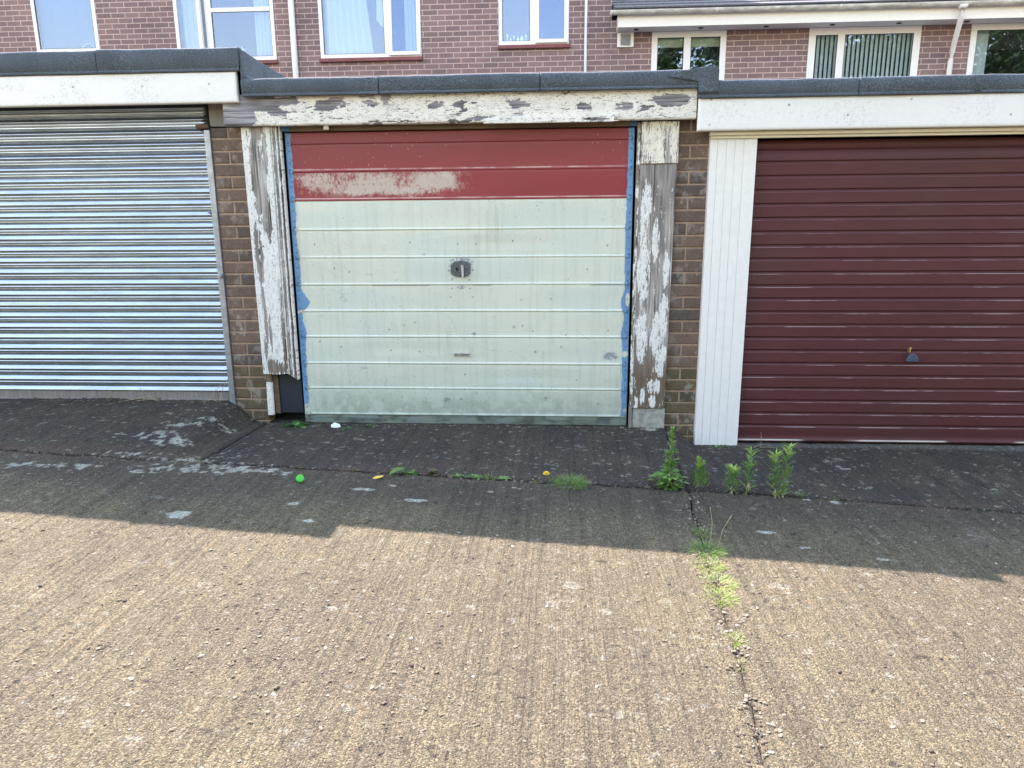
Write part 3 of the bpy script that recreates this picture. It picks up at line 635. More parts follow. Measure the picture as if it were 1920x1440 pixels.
# exposed foot of the post and the dark panel behind it
def wf(T, Z): return .45-.9*(Z > .278)-.6*blobs(T, Z, [(.5, .03, .6, .03)]).clip(0, 1)
board('post_foot', lambda z: -.236+(.32-z)*-.02, lambda z: -.196+(.32-z)*-.02, .055, .333, -.022, 31, wf, 'white-painted stub below the broken board', brownf=lambda T, Z: 0*T+.9)
mb = MB(); mb.box(-.197, -.166, .0, .06, .06, .345); mb.build('post_stub', ['brown'], gC, bevel=.002)
mb = MB(); mb.box(-.164, -.012, .012, .03, .062, .36); mb.build('dark_infill_panel', ['navy'], gC, bevel=.004)
mb = MB(); mb.box(-.05, .0, .09, .11, -.02, 1.86); mb.box(-.245, .0, .11, .14, -.02, .4); mb.build('door_jamb', ['dark'], gC)
# right-hand boards
def br(T, Z):
    b = -.16+0*Z
    P = [(.22,1.42,.16,.16),(.20,1.02,.20,.26),(.5,1.18,.13,.14),(.85,1.02,.12,.14),(.22,.60,.20,.20),(.62,.60,.18,.16),(.82,.70,.18,.16),(.72,.45,.12,.07),(.80,.40,.16,.08),(.88,.48,.10,.07),(.55,.27,.14,.05),(.72,.27,.13,.06),(.30,.21,.09,.07),(.62,.175,.12,.05),(.12,.15,.08,.1),(.1,1.3,.06,.2)]
    b = b+.42*blobs(T, Z, P).clip(0, 1)**.55
    return b-.1*(Z > 1.5)
board('post_board', lambda z: 2.162+(z-1.6)*.004, lambda z: 2.376+(z-1.6)*.010, .128, 1.622, -.036, 61, br, 'bare grey weathered board right of the door', stretch=13,
      brownf=lambda T, Z: np.clip(sst(.62, .30, Z), 0, 1)*.95, relieff=lambda T, Z: .006*np.exp(-((T-.40)/.012)**2)*(Z > .9))
board('patch_board', lambda z: 2.164+0*z, lambda z: 2.381+0*z, 1.626, 1.862, -.040, 71, lambda T, Z: .02+.25*blobs(T, Z, [(.3,1.75,.25,.14),(.5,1.68,.2,.08),(.85,1.75,.12,.14)]).clip(0, 1)+.1*(Z-1.74)-.25*blobs(T, Z, [(.7,1.7,.14,.12)]).clip(0, 1), 'short patch board at the top, cream paint flaking', stretch=26, paint=(.78, .75, .66))
board('edge_trim', lambda z: 2.140+0*z, lambda z: 2.160+0*z, .142, 1.862, -.030, 75, lambda T, Z: -.06+.1*T+0*Z, 'thin weathered trim between board and door', brownf=lambda T, Z: 0*T+.6)
mb = MB(); mb.box(2.138, 2.158, -.034, 0, -.02, .140); mb.build('trim_foot', ['palewood'], gC, bevel=.002)
mb = MB(); mb.box(2.160, 2.366, -.030, .02, -.03, .126); o = mb.build('concrete_foot', ['concfoot'], gC, bevel=.006)

# --- red and cream up-and-over door
RZ = [1.775, 1.611, 1.438, 1.259, 1.087, .918, .749, .582, .408, .241, .065]
xs = np.arange(.002, 2.1281, .004)
zl = set(np.round(np.arange(.0, 1.840, .006), 4))
zs = []
for r in RZ: zs += [r-.011, r-.008, r-.0065, r-.003, r+.001, r+.004, r+.007, r+.010]
allz = np.array(sorted(list(zl)+zs)); keep = [allz[0]]
for z in allz[1:]:
    if z-keep[-1] > .0014: keep.append(z)
X, Z = np.meshgrid(xs, np.array(keep))
X = X.copy(); H = np.zeros_like(X)
for i, r in enumerate(RZ):
    a = .0062 if i else .004
    sag = .0012*(fbm(X*1.2, X*0+i, 2, 500)-.5)*2; d = Z-(r+sag)
    # bead: crisp lower lip, softly sloping top
    H += a*(sst(-.0075, -.0055, d)*(1-sst(.000, .0070, d)))
    H += -.002*np.exp(-((d+.010)/.003)**2)
    H += .0022*sst(-.16, -.02, d)*(d < -.0075)*(i > 0)
side = np.minimum(X-.0, 2.13-X)
H = H*sst(.038, .055, side)
H += (.0035*(fbm(X*3, Z*9, 3, 510)-.5)+.004*(fbm(X*1.3+Z*2, Z*3, 2, 511)-.5))*(side > .05)
C = np.broadcast_to(s2l(208, 213, 199), X.shape+(3,)).copy()
C = C*(.93+.13*fbm(X*3, Z*5, 4, 520)[..., None])
C = mixc(C, s2l(198, 210, 204), sst(.45, .7, fbm(X*2.2+4, Z*6, 3, 521))*.5)
C = mixc(C, s2l(188, 194, 178), sst(.5, .8, fbm(X*60, Z*3, 3, 522))*.35)
dirt = sst(.42, .0, Z+.1*(fbm(X*4, Z*8, 3, 523)-.5)); C = mixc(C, s2l(150, 166, 152), dirt*.50)
spk = fbm(X*120, Z*120, 2, 524); C = mixc(C, s2l(70, 88, 88), (spk > .84-.10*dirt)*.4*sst(.3, .7, fbm(X*5, Z*5, 3, 525)))
scr = np.abs(fbm(X*1.6, Z*5+X*1.3, 3, 526)-.5); C = mixc(C, s2l(120, 135, 130), (scr < .0016)*.35*(Z < 1.3))
wr = (Z > 1.432)
red = s2l(146, 58, 62)
Rr = np.broadcast_to(red, X.shape+(3,))*(.88+.24*fbm(X*2, Z*3, 3, 530)[..., None])
Rr = mixc(Rr, s2l(130, 68, 72), sst(1.55, 1.80, Z)*.6)
n3 = fbm(X*26, Z*18, 5, 531, .6)*.55+fbm(X*110, Z*50, 3, 532)*.45
n4 = fbm(X*210, Z*130, 2, 538, .7); wm = blobs(X, Z, [(.30,1.548,.34,.095),(.62,1.56,.36,.085),(.90,1.555,.24,.09),(.55,1.50,.55,.05)], .035, 8, 2.2, .6)
worn = sst(-.24, .30, .85*(n3-.5)+.6*(n4-.5)+.7*(fbm(X*7, Z*13, 3, 537)-.5)+.50*sst(-.15, .75, wm)-.28)*sst(-.25, .35, wm)*(Z < 1.600)*(Z > 1.449)
Rr = mixc(Rr, s2l(204, 197, 184), worn*.78)
for r in (1.611, 1.438): 
    dd = Z-r; Rr = mixc(Rr, s2l(226, 205, 196), np.exp(-((dd-.007)/.0028)**2)*(.22+.5*sst(.34, .66, fbm(X*9, X*0+r, 5, 533, .7)+.10*(r < 1.5))))
Rr = mixc(Rr, s2l(220, 200, 195), (fbm(X*210, Z*210, 2, 535) > .885)*sst(.35, .75, fbm(X*3, Z*4, 2, 536))*.8)
Rr = mixc(Rr, s2l(120, 38, 42), np.exp(-((Z-1.771)/.003)**2)*.9)
C = np.where(wr[..., None], Rr, C)
C = mixc(C, s2l(140, 44, 50), ((Z > 1.4305)&(Z <= 1.436)).astype(float)*.95)
# blue edges, brushed over unevenly
be = .036+.007*(fbm(Z*9, Z*0, 3, 540)-.5)*2+.004*(fbm(Z*60, X*0, 2, 541)-.5)*2
bulgeL = .050*np.exp(-((Z-.80)/.045)**2)*(Z > .755)+.016*np.exp(-((Z-.60)/.05)**2)+.012*np.exp(-((Z-.86)/.03)**2)
mL = (X < be+bulgeL)&(Z > .115+.02*vn(X*80, X*0, 3))
beR = .040+.006*(fbm(Z*8, Z*0, 3, 543)-.5)*2+.022*np.exp(-((Z-.80)/.06)**2)+.012*np.exp(-((Z-.60)/.04)**2)
mR = (2.130-X < beR)&(Z > .06)
chip = blobs(X, Z, [(2.112,.815,.014,.045),(2.105,.47,.018,.022),(.02,.74,.03,.012),(2.112,.10,.012,.014)]) > .1*vn(X*200, Z*200, 9)
blue = s2l(104, 148, 188)
Bl = np.broadcast_to(blue, X.shape+(3,))*(.85+.3*fbm(X*20, Z*12, 3, 545)[..., None]); Bl = mixc(Bl, s2l(60, 78, 92), (fbm(X*90, Z*90, 2, 546) > .80)*.6)
C = np.where(((mL|mR)&~chip)[..., None], Bl, C)
for i, r in enumerate(RZ): # end tabs
    for s in (0, 1):
        cx = .028 if s == 0 else 2.103
        q = np.maximum(np.abs(X-cx)-.012, np.abs(Z-r)-.012); H = np.where(q < 0, np.maximum(H, .004), H); C = mixc(C, C*.55, ((np.abs(q) < .0025)).astype(float)*.7)
# rivets down the edge flanges
rv = [( .022+.0*k, z0+.05*k) for z0 in (.12,) for k in range(34)]+[(2.110, .10+.052*k) for k in range(33)]
q = blobs(X, Z, [(a, b+.012*math.sin(b*37), .006, .006) for a, b in rv]); C = mixc(C, C*.35, sst(.0, .4, q))
# bottom rail zinc
bz = Z < .058; Zc = mixc(np.broadcast_to(s2l(120, 130, 128), X.shape+(3,)), s2l(66, 70, 66), sst(.4, .65, fbm(X*9, Z*40, 4, 550))*.8); C = np.where(bz[..., None]&~(mL|mR)[..., None], Zc, C)
C = mixc(C, s2l(150, 140, 118), np.where(Z < 1.43, 1, 0)*sst(.62, .80, fbm(X*34, Z*1.6, 3, 571))*sst(.45, .7, fbm(X*3, Z*7, 3, 572))*.20)
C = mixc(C, s2l(128, 142, 128), np.where(Z < 1.43, 1, 0)*sst(.30, .02, Z+.14*(fbm(X*7, Z*14, 4, 573)-.5))*sst(.35, .62, fbm(X*22, Z*22, 4, 574))*.45)
DOTS = [(0.753,1.174),(1.052,1.165),(1.169,1.165),(1.395,1.180),(1.980,1.150),(1.858,1.005),(0.990,1.001),(1.145,1.004),(1.012,0.945),(1.121,0.941),(1.011,0.888),(1.123,0.888),(0.999,0.834),(1.139,0.834),(1.446,0.817),(1.634,0.823),(0.691,0.653),(0.764,0.671),(0.596,0.626),(1.401,0.644),(1.455,0.651),(1.520,0.617),(1.537,0.483),(0.600,0.490),(0.789,0.483),(1.080,0.334),(1.801,0.299),(1.602,0.178),(0.957,0.162),(1.052,0.170),(1.940,0.145),(1.730,0.593),(1.995,0.621),(1.700,0.518),(0.275,0.513),(0.136,0.548),(0.538,1.530),(0.356,0.993),(0.261,1.017),(0.144,1.167)]
C = mixc(C, s2l(52, 56, 60), sst(.05, .6, blobs(X, Z, [(a, b, .0062, .0062) for a, b in DOTS])))
C = mixc(C, s2l(128, 136, 146), blobs(X, Z, [(a, b, .016, .013) for a, b in [(1.401,.644),(1.537,.483),(.838,1.1),(1.602,.178),(1.141,.599)]]).clip(0, 1)*.7)
sm = blobs(X, Z, [(2.015,.457,.055,.030),(1.072,1.05,.09,.034),(1.072,.894,.035,.016),(1.141,.599,.018,.012),(.957,.162,.03,.02),(1.068,1.015,.085,.062)]).clip(0, 1); C = mixc(C, s2l(118, 124, 140), sst(.42, .6, fbm(X*90, Z*110, 3, 560)+.15*sm)*sst(0, .25, sm)*.8)
# dents line under 0.918 ridge
C = mixc(C, s2l(60, 62, 66), np.exp(-((Z-.9085)/.0028)**2)*sst(.48, .60, fbm(X*5, X*0, 3, 565))*.7*(X > .5))
H += -.003*blobs(X, Z, [(1.3,1.17,.5,.05),(.7,.5,.4,.05),(1.5,.32,.5,.05)]).clip(0, 1)
dr = sheet('garage_door', X, .0-H, Z, C, .035, ['door'], gC); dr['label'] = 'up-and-over door, red top band above cream ribbed panels'
mb = MB()
pl = [(1.004,.995),(1.010,.978),(1.030,.966),(1.064,.963),(1.108,.968),(1.126,.982),(1.131,1.012),(1.126,1.045),(1.105,1.058),(1.066,1.062),(1.028,1.056),(1.008,1.038)]
mb.prism_y(pl, -.013, .0); lk = mb.build('lock_plate', ['lockmetal'], dr, bevel=.003)
mb = MB(); mb.prism_y([(1.074, 1.035), (1.088, 1.035), (1.089, .965), (1.083, .956), (1.077, .965)], -.030, -.0135); mb.build('turn_handle', ['chrome'], lk, bevel=.003)
mb = MB(); mb.tube([(1.045, -.012, 1.012), (1.045, -.019, 1.012)], .009, 12); mb.build('keyhole_barrel', ['dark'], lk)
mb = MB(); mb.box(1.010, 1.114, -.012, -.003, .470, .477); mb.box(1.015, 1.109, -.005, -.003, .4535, .4695, 1); mb.box(1.010, 1.0145, -.011, -.003, .452, .469); mb.box(1.1095, 1.114, -.011, -.003, .452, .469); mb.build('pull_handle', ['chrome', 'concfoot'], dr, bevel=.002)

# --- left garage: roller shutter
PER = .0715; z0s, z1s = .208, 2.045
prof = []
z = z1s; k = 0
T = [0, .02, .04, .15, .25, .34, .39, .42, .45, .49, .53, .56, .68, .695, .72, .735, .88, .93, .955, .985]
def pf(t): return float(np.interp(t, [0, .02, .04, .34, .39, .42, .45, .53, .56, .68, .695, .72, .735, .88, .93, .955, .985], [.012, .004, -.0005, -.0150, -.0166, -.0163, -.0150, -.0030, -.0018, -.0006, -.0024, -.0024, -.0008, -.0018, -.0026, .002, .012]))
zz = []; yy = []
nP = int((z1s-z0s)/PER)
for i in range(nP+1):
    for t in T:
        q = z1s-.02-(i+t)*PER
        if q > .19: zz.append(q); yy.append(pf(t))
zz = np.array(zz[::-1]); yy = np.array(yy[::-1])
X, Z = np.meshgrid(np.linspace(-4.4, -.502, 160), zz); Y = .035+np.broadcast_to(yy[:, None], X.shape)+.0030*(fbm(X*1.6, Z*14, 3, 600)-.5)+.004*(fbm(X*.5, Z*1.5, 2, 601)-.5)
Y = Y+.018*sst(1.86, 2.04, Z)**2
sh = sheet('roller_shutter', X, Y, Z, np.ones(X.shape+(3,)), .16, ['shutter'], gL); sh['label'] = 'corrugated galvanised roller shutter'
mb = MB(); mb.box(-4.4, -.502, .025, .06, .145, .200); mb.box(-4.4, -.502, .010, .028, .140, .150); mb.build('bottom_rail', ['palewood'], sh, bevel=.003)
mb = MB(); mb.hexa([(-.500, -.012, .09), (-.463, -.012, .09), (-.463, .03, .09), (-.500, .03, .09), (-.500, -.012, 1.86), (-.463, -.012, 1.86), (-.463, .03, 1.86), (-.500, .03, 1.86)]); mb.build('guide_rail', ['steel'], sh, bevel=.003)
mb = MB(); mb.tube([(-.478, -.012, .973), (-.478, -.03, .973)], [.017, .014], 12); mb.tube([(-.478, -.03, .973), (-.478, -.036, .973)], [.008, .006], 8); mb.build('bolt', ['steel'], sh, bevel=.002)
mb = MB(); mb.box(-.545, -.465, -.022, .03, 1.868, 1.892); mb.build('bracket', ['rust'], sh, bevel=.003)
mb = MB(); mb.prism_y([(-.535, 1.368), (-.502, 1.372), (-.502, 1.352)], .0, .012); mb.build('bent_tab', ['rust'], sh)

# --- right garage: cladding and maroon door
prof = []; x = 2.560; yb = -.045
pts = [2.560, 2.562, 2.600, 2.603, 2.606, 2.652, 2.655, 2.6585, 2.700, 2.703, 2.7065, 2.752, 2.755, 2.7585, 2.800, 2.803, 2.826, 2.829]
gr = {2.603, 2.655, 2.703, 2.755}
P = [(p, yb+(.005 if p in gr else 0)) for p in pts]
P = [(2.560, 0.0)]+P+[(2.829, 0.0)]
mb = MB(); n = len(P)
mb.add([(a, b, -.112) for a, b in P]+[(a+.004, b, 1.774) for a, b in P], [(i, i+1, n+i+1, n+i) for i in range(n-1)]+[(n-1, 0, n, 2*n-1), tuple(range(n))[::-1], tuple(range(n, 2*n))])
mb.build('cladding_panel', ['upvc'], gR)
mb = MB(); mb.box(2.556, 6.7, -.075, -.03, 1.776, 1.796); mb.box(2.562, 6.7, -.060, -.03, 1.760, 1.7755); mb.build('head_trim', ['cream'], gR, bevel=.002)
LZ = []; P0 = 1.617; per = .0808
xs = np.arange(2.838, 5.0, .008)
prof = []  # from the bottom up
prof += [(-.104, .0, 0), (-.096, -.004, 0), (-.090, -.012, 0), (-.084, -.012, 0), (-.080, -.004, 0)]
for i in range(20, -1, -1):
    zt = P0-i*per
    # chipped lip at the top of the raised panel, narrow recess above it, then the next panel
    prof += [(zt-.050, -.010, 0), (zt-.010, -.010, 0), (zt-.0020, -.0103, .10), (zt-.0008, -.0103, 1), (zt+.0004, -.0092, 1), (zt+.0014, -.0045, 0), (zt+.0165, -.0025, 0), (zt+.0170, -.0040, 2), (zt+.0190, -.010, 2), (zt+.022, -.010, 0)]
prof += [(P0+.075, -.010, 0), (P0+.079, -.002, 2), (P0+.082, -.002, 2), (P0+.085, -.010, 0), (1.752, -.010, 0)]
prof = [p for i, p in enumerate(prof) if i == 0 or p[0] > prof[i-1][0]]
Pz = np.array([p[0] for p in prof]); Py = np.array([p[1] for p in prof]); Pc = np.array([p[2] for p in prof])
X, Z = np.meshgrid(xs, Pz); Y = .012+np.broadcast_to(Py[:, None], X.shape)+.0015*(fbm(X*2, Z*2, 2, 700)-.5)
mr = s2l(86, 45, 48)
C = np.broadcast_to(mr, X.shape+(3,))*(.85+.3*fbm(X*1.5, Z*3, 3, 701)[..., None])
C = mixc(C, s2l(84, 52, 50), sst(.45, .7, fbm(X*1.8, Z*1.5, 3, 702))*.5)
row = np.floor((Z-P0)/per+.5)
ch = sst(.48, .66, fbm(X*4, row*3.3, 5, 703, .65)+.06*(fbm(X*.7, row, 2, 704)-.5))*sst(1.75, 1.1, Z+.35*fbm(X, Z, 2, 3))
Pcf = np.broadcast_to(Pc[:, None], X.shape); C = mixc(C, s2l(205, 190, 190), np.where((Pcf > .2)&(Pcf < 1.5), Pcf, 0)*(.06+ch*.50))
C = mixc(C, mr*.35, (Pcf == 2)*.8)

C = mixc(C, s2l(214, 205, 200), ((Z > -.091)&(Z < -.083))*sst(.40, .55, fbm(X*3, X*0, 3, 706))*.8)
dR = sheet('garage_door', X, Y, Z, C, .05, ['maroon'], gR); dR['label'] = 'maroon up-and-over door with narrow horizontal ribs'
for a_, b_ in ((2.8300, 2.8375), (5.001, 5.03)): mb = MB(); mb.box(a_, b_, -.02, .05, -.11, 1.758); mb.build('door_frame', ['gasket'], gR)
mb = MB(); mb.box(5.031, 6.7, -.04, .1, -.3, 1.758); mb.build('front_wall', ['house'], gR)
mb = MB(); mb.prism_y([(3.818, .446), (3.822, .438), (3.888, .437), (3.894, .446), (3.880, .474), (3.866, .488), (3.846, .489), (3.834, .478)], -.050, -.032); h1 = mb.build('tee_handle', ['handle'], dR, bevel=.006, seg=3)
mb = MB(); mb.tube([(3.856, -.034, .468), (3.856, .004, .468)], .013, 12); mb.build('handle_spindle', ['handle'], h1)
mb = MB(); mb.box(3.8385, 3.8455, -.03, .002, .492, .512); mb.tube([(3.842, -.031, .518), (3.842, -.027, .518)], .008, 12); mb.build('door_key', ['brass'], h1, bevel=.0015)

# ================================================================== HOUSES
hA = thing('brick_house', 'taller brick house behind the garages with blue-reflecting windows', 'house', (-4, 7, 0), 'terraced brick houses')
hB = thing('brick_house', 'lower brick house at right with white eaves gutter and tiled roof', 'house', (7, 7, 0), 'terraced brick houses')
def wall_holes(parent, x0, x1, z0, z1, holes, y, th=.11, label=None):
    xs = sorted({x0, x1}|{h[0] for h in holes}|{h[1] for h in holes}); zs = sorted({z0, z1}|{h[2] for h in holes}|{h[3] for h in holes}); mb = MB()
    for i in range(len(xs)-1):
        for j in range(len(zs)-1):
            a, b, c, d = xs[i], xs[i+1], zs[j], zs[j+1]; cx, cz = (a+b)/2, (c+d)/2
            if any(h[0] < cx < h[1] and h[2] < cz < h[3] for h in holes): continue
            mb.add([(a, y, c), (b, y, c), (b, y, d), (a, y, d)], [(0, 1, 2, 3)]); mb.add([(a, y+th, c), (b, y+th, c), (b, y+th, d), (a, y+th, d)], [(3, 2, 1, 0)])
    for a, b, c, d in holes:
        mb.add([(a, y, c), (b, y, c), (b, y, d), (a, y, d), (a, y+th, c), (b, y+th, c), (b, y+th, d), (a, y+th, d)], [(0, 4, 5, 1), (1, 5, 6, 2), (2, 6, 7, 3), (3, 7, 4, 0)])
    mb.build('brick_wall', ['house'], parent)
HA = [(-6.455,-5.435,3.950,5.15),(-4.195,-2.640,3.778,5.15),(-1.950,-.398,3.780,5.15),(.778,1.824,3.908,5.15)]
HB = [(3.050,4.135,3.05,4.046),(5.322,6.905,2.95,4.046),(7.60,9.2,2.95,4.046)]
wall_holes(hA, -9.5, 2.455, -.2, 7.4, HA, 7.0)
wall_holes(hB, 2.456, 12.5, -.8, 4.22, HB, 7.0)
mb = MB(); mb.box(-9.5, -9.4, 7.111, 13.5, -.2, 7.4); mb.box(2.355, 2.455, 7.111, 13.5, -.2, 7.4); mb.box(-9.4, 2.355, 13.4, 13.5, -.2, 7.4); mb.build('brick_wall', ['house'], hA)
mb = MB(); mb.box(12.4, 12.5, 7.111, 13.5, -.8, 4.3); mb.box(2.456, 12.4, 13.4, 13.5, -.8, 4.3); mb.build('brick_wall', ['house'], hB)
mb = MB(); mb.prism_x([(6.6, 7.38), (10.2, 9.4), (13.9, 7.38), (13.9, 7.5), (10.2, 9.55), (6.6, 7.5)], -9.7, 2.45); mb.build('roof', ['tile'], hA)
mb = MB()
for h, y1 in ((hA, 0),): pass
mb.box(-9.3, 2.1, 9.4, 9.5, 3.0, 7.0); mb.box(-9.3, 2.1, 7.15, 9.4, 3.0, 3.1); mb.build('room_back', ['room'], hA)
mb = MB(); mb.box(2.5, 12.3, 9.4, 9.5, .3, 4.2); mb.box(2.5, 12.3, 7.15, 9.4, 2.2, 2.3); mb.build('room_back', ['room'], hB)

def window(parent, x0, x1, z0, z1, mulls=(), trans=(), fw_=.055, y=6.985, ymid=None, panes=None, openings=()):
    """frame with mullions (x centre) and transoms (x0,x1,z); panes fill the cells"""
    w_ = MB(); yb = y+.06
    w_.box(x0, x1, y, yb, z0, z0+fw_); w_.box(x0, x1, y, yb, z1-fw_, z1)
    w_.box(x0, x0+fw_, y+.0005, yb, z0+fw_, z1-fw_); w_.box(x1-fw_, x1, y+.0005, yb, z0+fw_, z1-fw_)
    for m_ in mulls: w_.box(m_-.05, m_+.05, y+.001, yb, z0+fw_, z1-fw_)
    for a, b, z in trans: w_.box(a, b, y+.002, yb, z-.03, z+.03)
    win = w_.build('window', ['frame'], parent, bevel=.004)
    g = MB(); edges = [x0+fw_]+[q for m_ in mulls for q in (m_-.05, m_+.05)]+[x1-fw_]
    for i in range(0, len(edges), 2):
        if i//2 in openings: continue
        a, b = edges[i], edges[i+1]; k = MB()
        k.box(a, b, y+.012, y+.018, z0+fw_, z0+fw_+.008); k.box(a, b, y+.012, y+.018, z1-fw_-.008, z1-fw_); k.box(a, a+.008, y+.0125, y+.018, z0+fw_+.008, z1-fw_-.008); k.box(b-.008, b, y+.0125, y+.018, z0+fw_+.008, z1-fw_-.008)
        k.build('gasket', ['gasket'], win)
        g = MB(); g.box(a, b, y+.022, y+.028, z0+fw_, z1-fw_); g.build('pane', ['glass'], win)
    return win
def casement(win, hinge, axis, w_, h_, ang, y, z0, hside=1):
    """opened leaf: hinge (x), swings outward towards -Y"""
    f = .05; c = MB(); c.box(0, w_, -.025, .025, 0, f); c.box(0, w_, -.025, .025, h_-f, h_); c.box(0, f, -.0245, .025, f, h_-f); c.box(w_-f, w_, -.0245, .025, f, h_-f)
    p = MB(); p.box(f, w_-f, -.004, .004, f, h_-f)
    R = Matrix.Rotation(ang, 4, axis)
    for mbx, nm, mt in ((c, 'casement', 'frame'), (p, 'casement_pane', 'glass')):
        mbx.v = [tuple(Vector((hinge, y, z0))+R @ Vector((v[0]*hside, v[1], v[2]))) for v in mbx.v]
        if hside < 0: mbx.f = [f_[::-1] for f_ in mbx.f]
        mbx.build(nm, [mt], win)
w1 = window(hA, -6.455, -5.435, 3.950, 5.15)
w2 = window(hA, -4.195, -2.640, 3.778, 5.15, mulls=[-3.66], trans=[(-3.62, -2.70, 4.50)], openings=(0,))
casement(w2, -4.165, 'Z', .43, 1.30, RAD(-7), 6.965, 3.81)
w3 = window(hA, -1.950, -.398, 3.780, 5.15, mulls=[-.905], openings=(1,))
casement(w3, -.885, 'X', .475, 1.33, RAD(-3.6), 6.975, 3.80)
w4 = window(hA, .778, 1.824, 3.908, 5.15, mulls=[1.295], openings=(1,))
casement(w4, 1.33, 'X', .475, 1.20, RAD(-2.5), 6.975, 3.925)
w5 = window(hB, 3.050, 4.135, 3.05, 4.046, mulls=[3.571], fw_=.085)
w6 = window(hB, 5.322, 6.905, 2.95, 4.046, mulls=[5.785], fw_=.10)
w7 = window(hB, 7.60, 9.2, 2.95, 4.046, mulls=[], fw_=.085)
def sillb(parent, x0, x1, zt): m_ = MB(); m_.box(x0, x1, 6.955, 7.0-.003, zt-.055, zt-.002); m_.build('window_sill', ['sill'], parent, bevel=.006)
sillb(hA, -1.97, -.38, 3.780); sillb(hA, .765, 1.84, 3.908); sillb(hA, -3.2, -2.62, 3.778)
# pipes, vent, eaves
mb = MB(); mb.tube([(-2.345, 6.945, 0), (-2.345, 6.945, 7.3)], .044, 14); mb.build('downpipe', ['pipewhite'], hA, smooth=True)['label'] = 'wide white downpipe'
mb = MB(); mb.tube([(2.073, 6.965, 0), (2.073, 6.965, 7.3)], .020, 10); 
for i in range(26): mb.box(2.062, 2.066, 6.9435, 6.946, 3.55+i*.045+random.uniform(-.01, .01), 3.56+i*.045)
mb.build('cable_pipe', ['pipewhite', 'dark'], hA, smooth=True)['label'] = 'thin white pipe'
mb = MB(); mb.box(2.540, 2.780, 6.955, 6.997, 3.838, 4.040); v_ = mb.build('air_vent', ['upvc'], hB, bevel=.006)
mb = MB()
for i in range(9): mb.hexa([(2.585, 6.944, 3.862+i*.018), (2.735, 6.944, 3.862+i*.018), (2.735, 6.9545, 3.868+i*.018), (2.585, 6.9545, 3.868+i*.018), (2.585, 6.944, 3.866+i*.018), (2.735, 6.944, 3.866+i*.018), (2.735, 6.9545, 3.877+i*.018), (2.585, 6.9545, 3.877+i*.018)])
mb.build('louvre', ['steel'], v_)
mb = MB(); mb.box(2.527, 12.5, 6.70, 6.73, 4.045, 4.225); mb.box(2.527, 2.55, 6.731, 6.99, 4.045, 4.225); mb.build('eaves_board', ['upvc'], hB, bevel=.003)
mb = MB(); mb.box(2.551, 12.5, 6.731, 6.995, 4.049, 4.061); so_ = mb.build('soffit', ['soffit'], hB)
for i in range(10):
    d_ = MB(); xx = 2.80+i*.93; d_.tube([(xx, 6.85, 4.0485), (xx, 6.85, 4.043)], [.040, .034], 14); d_.build('soffit_vent', ['dark'], so_)
g_ = [( -.052*math.cos(a), -.052*math.sin(a)) for a in np.linspace(-.15, math.pi+.15, 12)]
mb = MB(); cy, cz = 6.642, 4.248
outer = [(cy+.056*math.cos(a), cz-.056*math.sin(a)) for a in np.linspace(0, math.pi, 12)]; inner = [(cy+.050*math.cos(a), cz-.050*math.sin(a)) for a in np.linspace(math.pi, 0, 12)]
mb.prism_x(outer+inner, 2.405, 12.6)
gu = mb.build('gutter', ['guttermat'], hB)
for xx in (2.42, 3.9, 5.6, 8.4, 10.0):
    b_ = MB(); b_.prism_x([(cy+.060*math.cos(a), cz-.060*math.sin(a)) for a in np.linspace(0, math.pi, 12)]+[(cy+.0565*math.cos(a), cz-.0565*math.sin(a)) for a in np.linspace(math.pi, 0, 12)], xx-.015, xx+.015); b_.build('gutter_bracket', ['pipewhite'], gu)
mb = MB(); mb.tube([(7.265, 6.642, 4.20), (7.265, 6.642, 4.10), (7.27, 6.67, 4.03), (7.33, 6.90, 3.74), (7.335, 6.93, 3.66), (7.335, 6.94, 3.55), (7.335, 6.94, -.5)], .036, 12)
mb.tube([(7.265, 6.642, 4.205), (7.265, 6.642, 4.16)], [.07, .045], 12); mb.build('downpipe', ['pipewhite'], hB, smooth=True)['label'] = 'swan-neck white downpipe'
mb = MB(); P = []
n = 16
for i in range(n):
    y0_, z0_ = 6.60+i*.30, 4.27+i*.118; P += [(y0_, z0_), (y0_, z0_+.020)]
    
P2 = P+[(6.60+n*.30, 4.27+n*.118), (6.60+n*.30, 4.12+n*.118), (6.69, 4.24)]
mb.prism_x(P2, 2.47, 12.6); yr_ = 6.60+n*.30; mb.prism_x([(yr_+.001, 4.27+n*.118), (yr_+.001, 4.07+n*.118), (yr_+3.4, 4.27)], 2.47, 12.6)
mb.build('roof', ['tile'], hB)

# curtains, blinds and ornaments behind the glass
def curtain(x0, x1, z0, z1, label, y=7.09, amp=.022, fold=.09, mat='curtain', lean=0.0, group=None, name='curtain', cat='curtain', seed=0):
    X, Z = np.meshgrid(np.arange(x0, x1, .012), np.linspace(z0, z1, 14))
    ph = X/fold*2*np.pi+1.5*fbm(X*3, Z*.6, 2, 800+seed); Y = y+amp*np.sin(ph)+.01*(fbm(X*8, Z*2, 2, 801)-.5)
    Xs = X+lean*(z1-Z)/(z1-z0)*(X-x0)/(x1-x0)
    o = sheet(name, Xs, Y, Z, np.ones(X.shape+(3,)), y+amp+.012, [mat], None, smooth=False)
    return tag(o, label, cat, group)
CG = 'curtains behind the upstairs windows'
curtain(-6.40, -5.49, 4.00, 5.1, 'plain pale blind filling the leftmost window', mat='blindblue', amp=.003, fold=.4, name='roller_blind', cat='blind', seed=1)
curtain(-4.13, -3.73, 3.83, 5.1, 'white curtain in the left light of the second window', group=CG, seed=2)
curtain(-2.98, -2.70, 3.83, 5.1, 'narrow white curtain at the right edge of the second window', group=CG, fold=.06, seed=3)
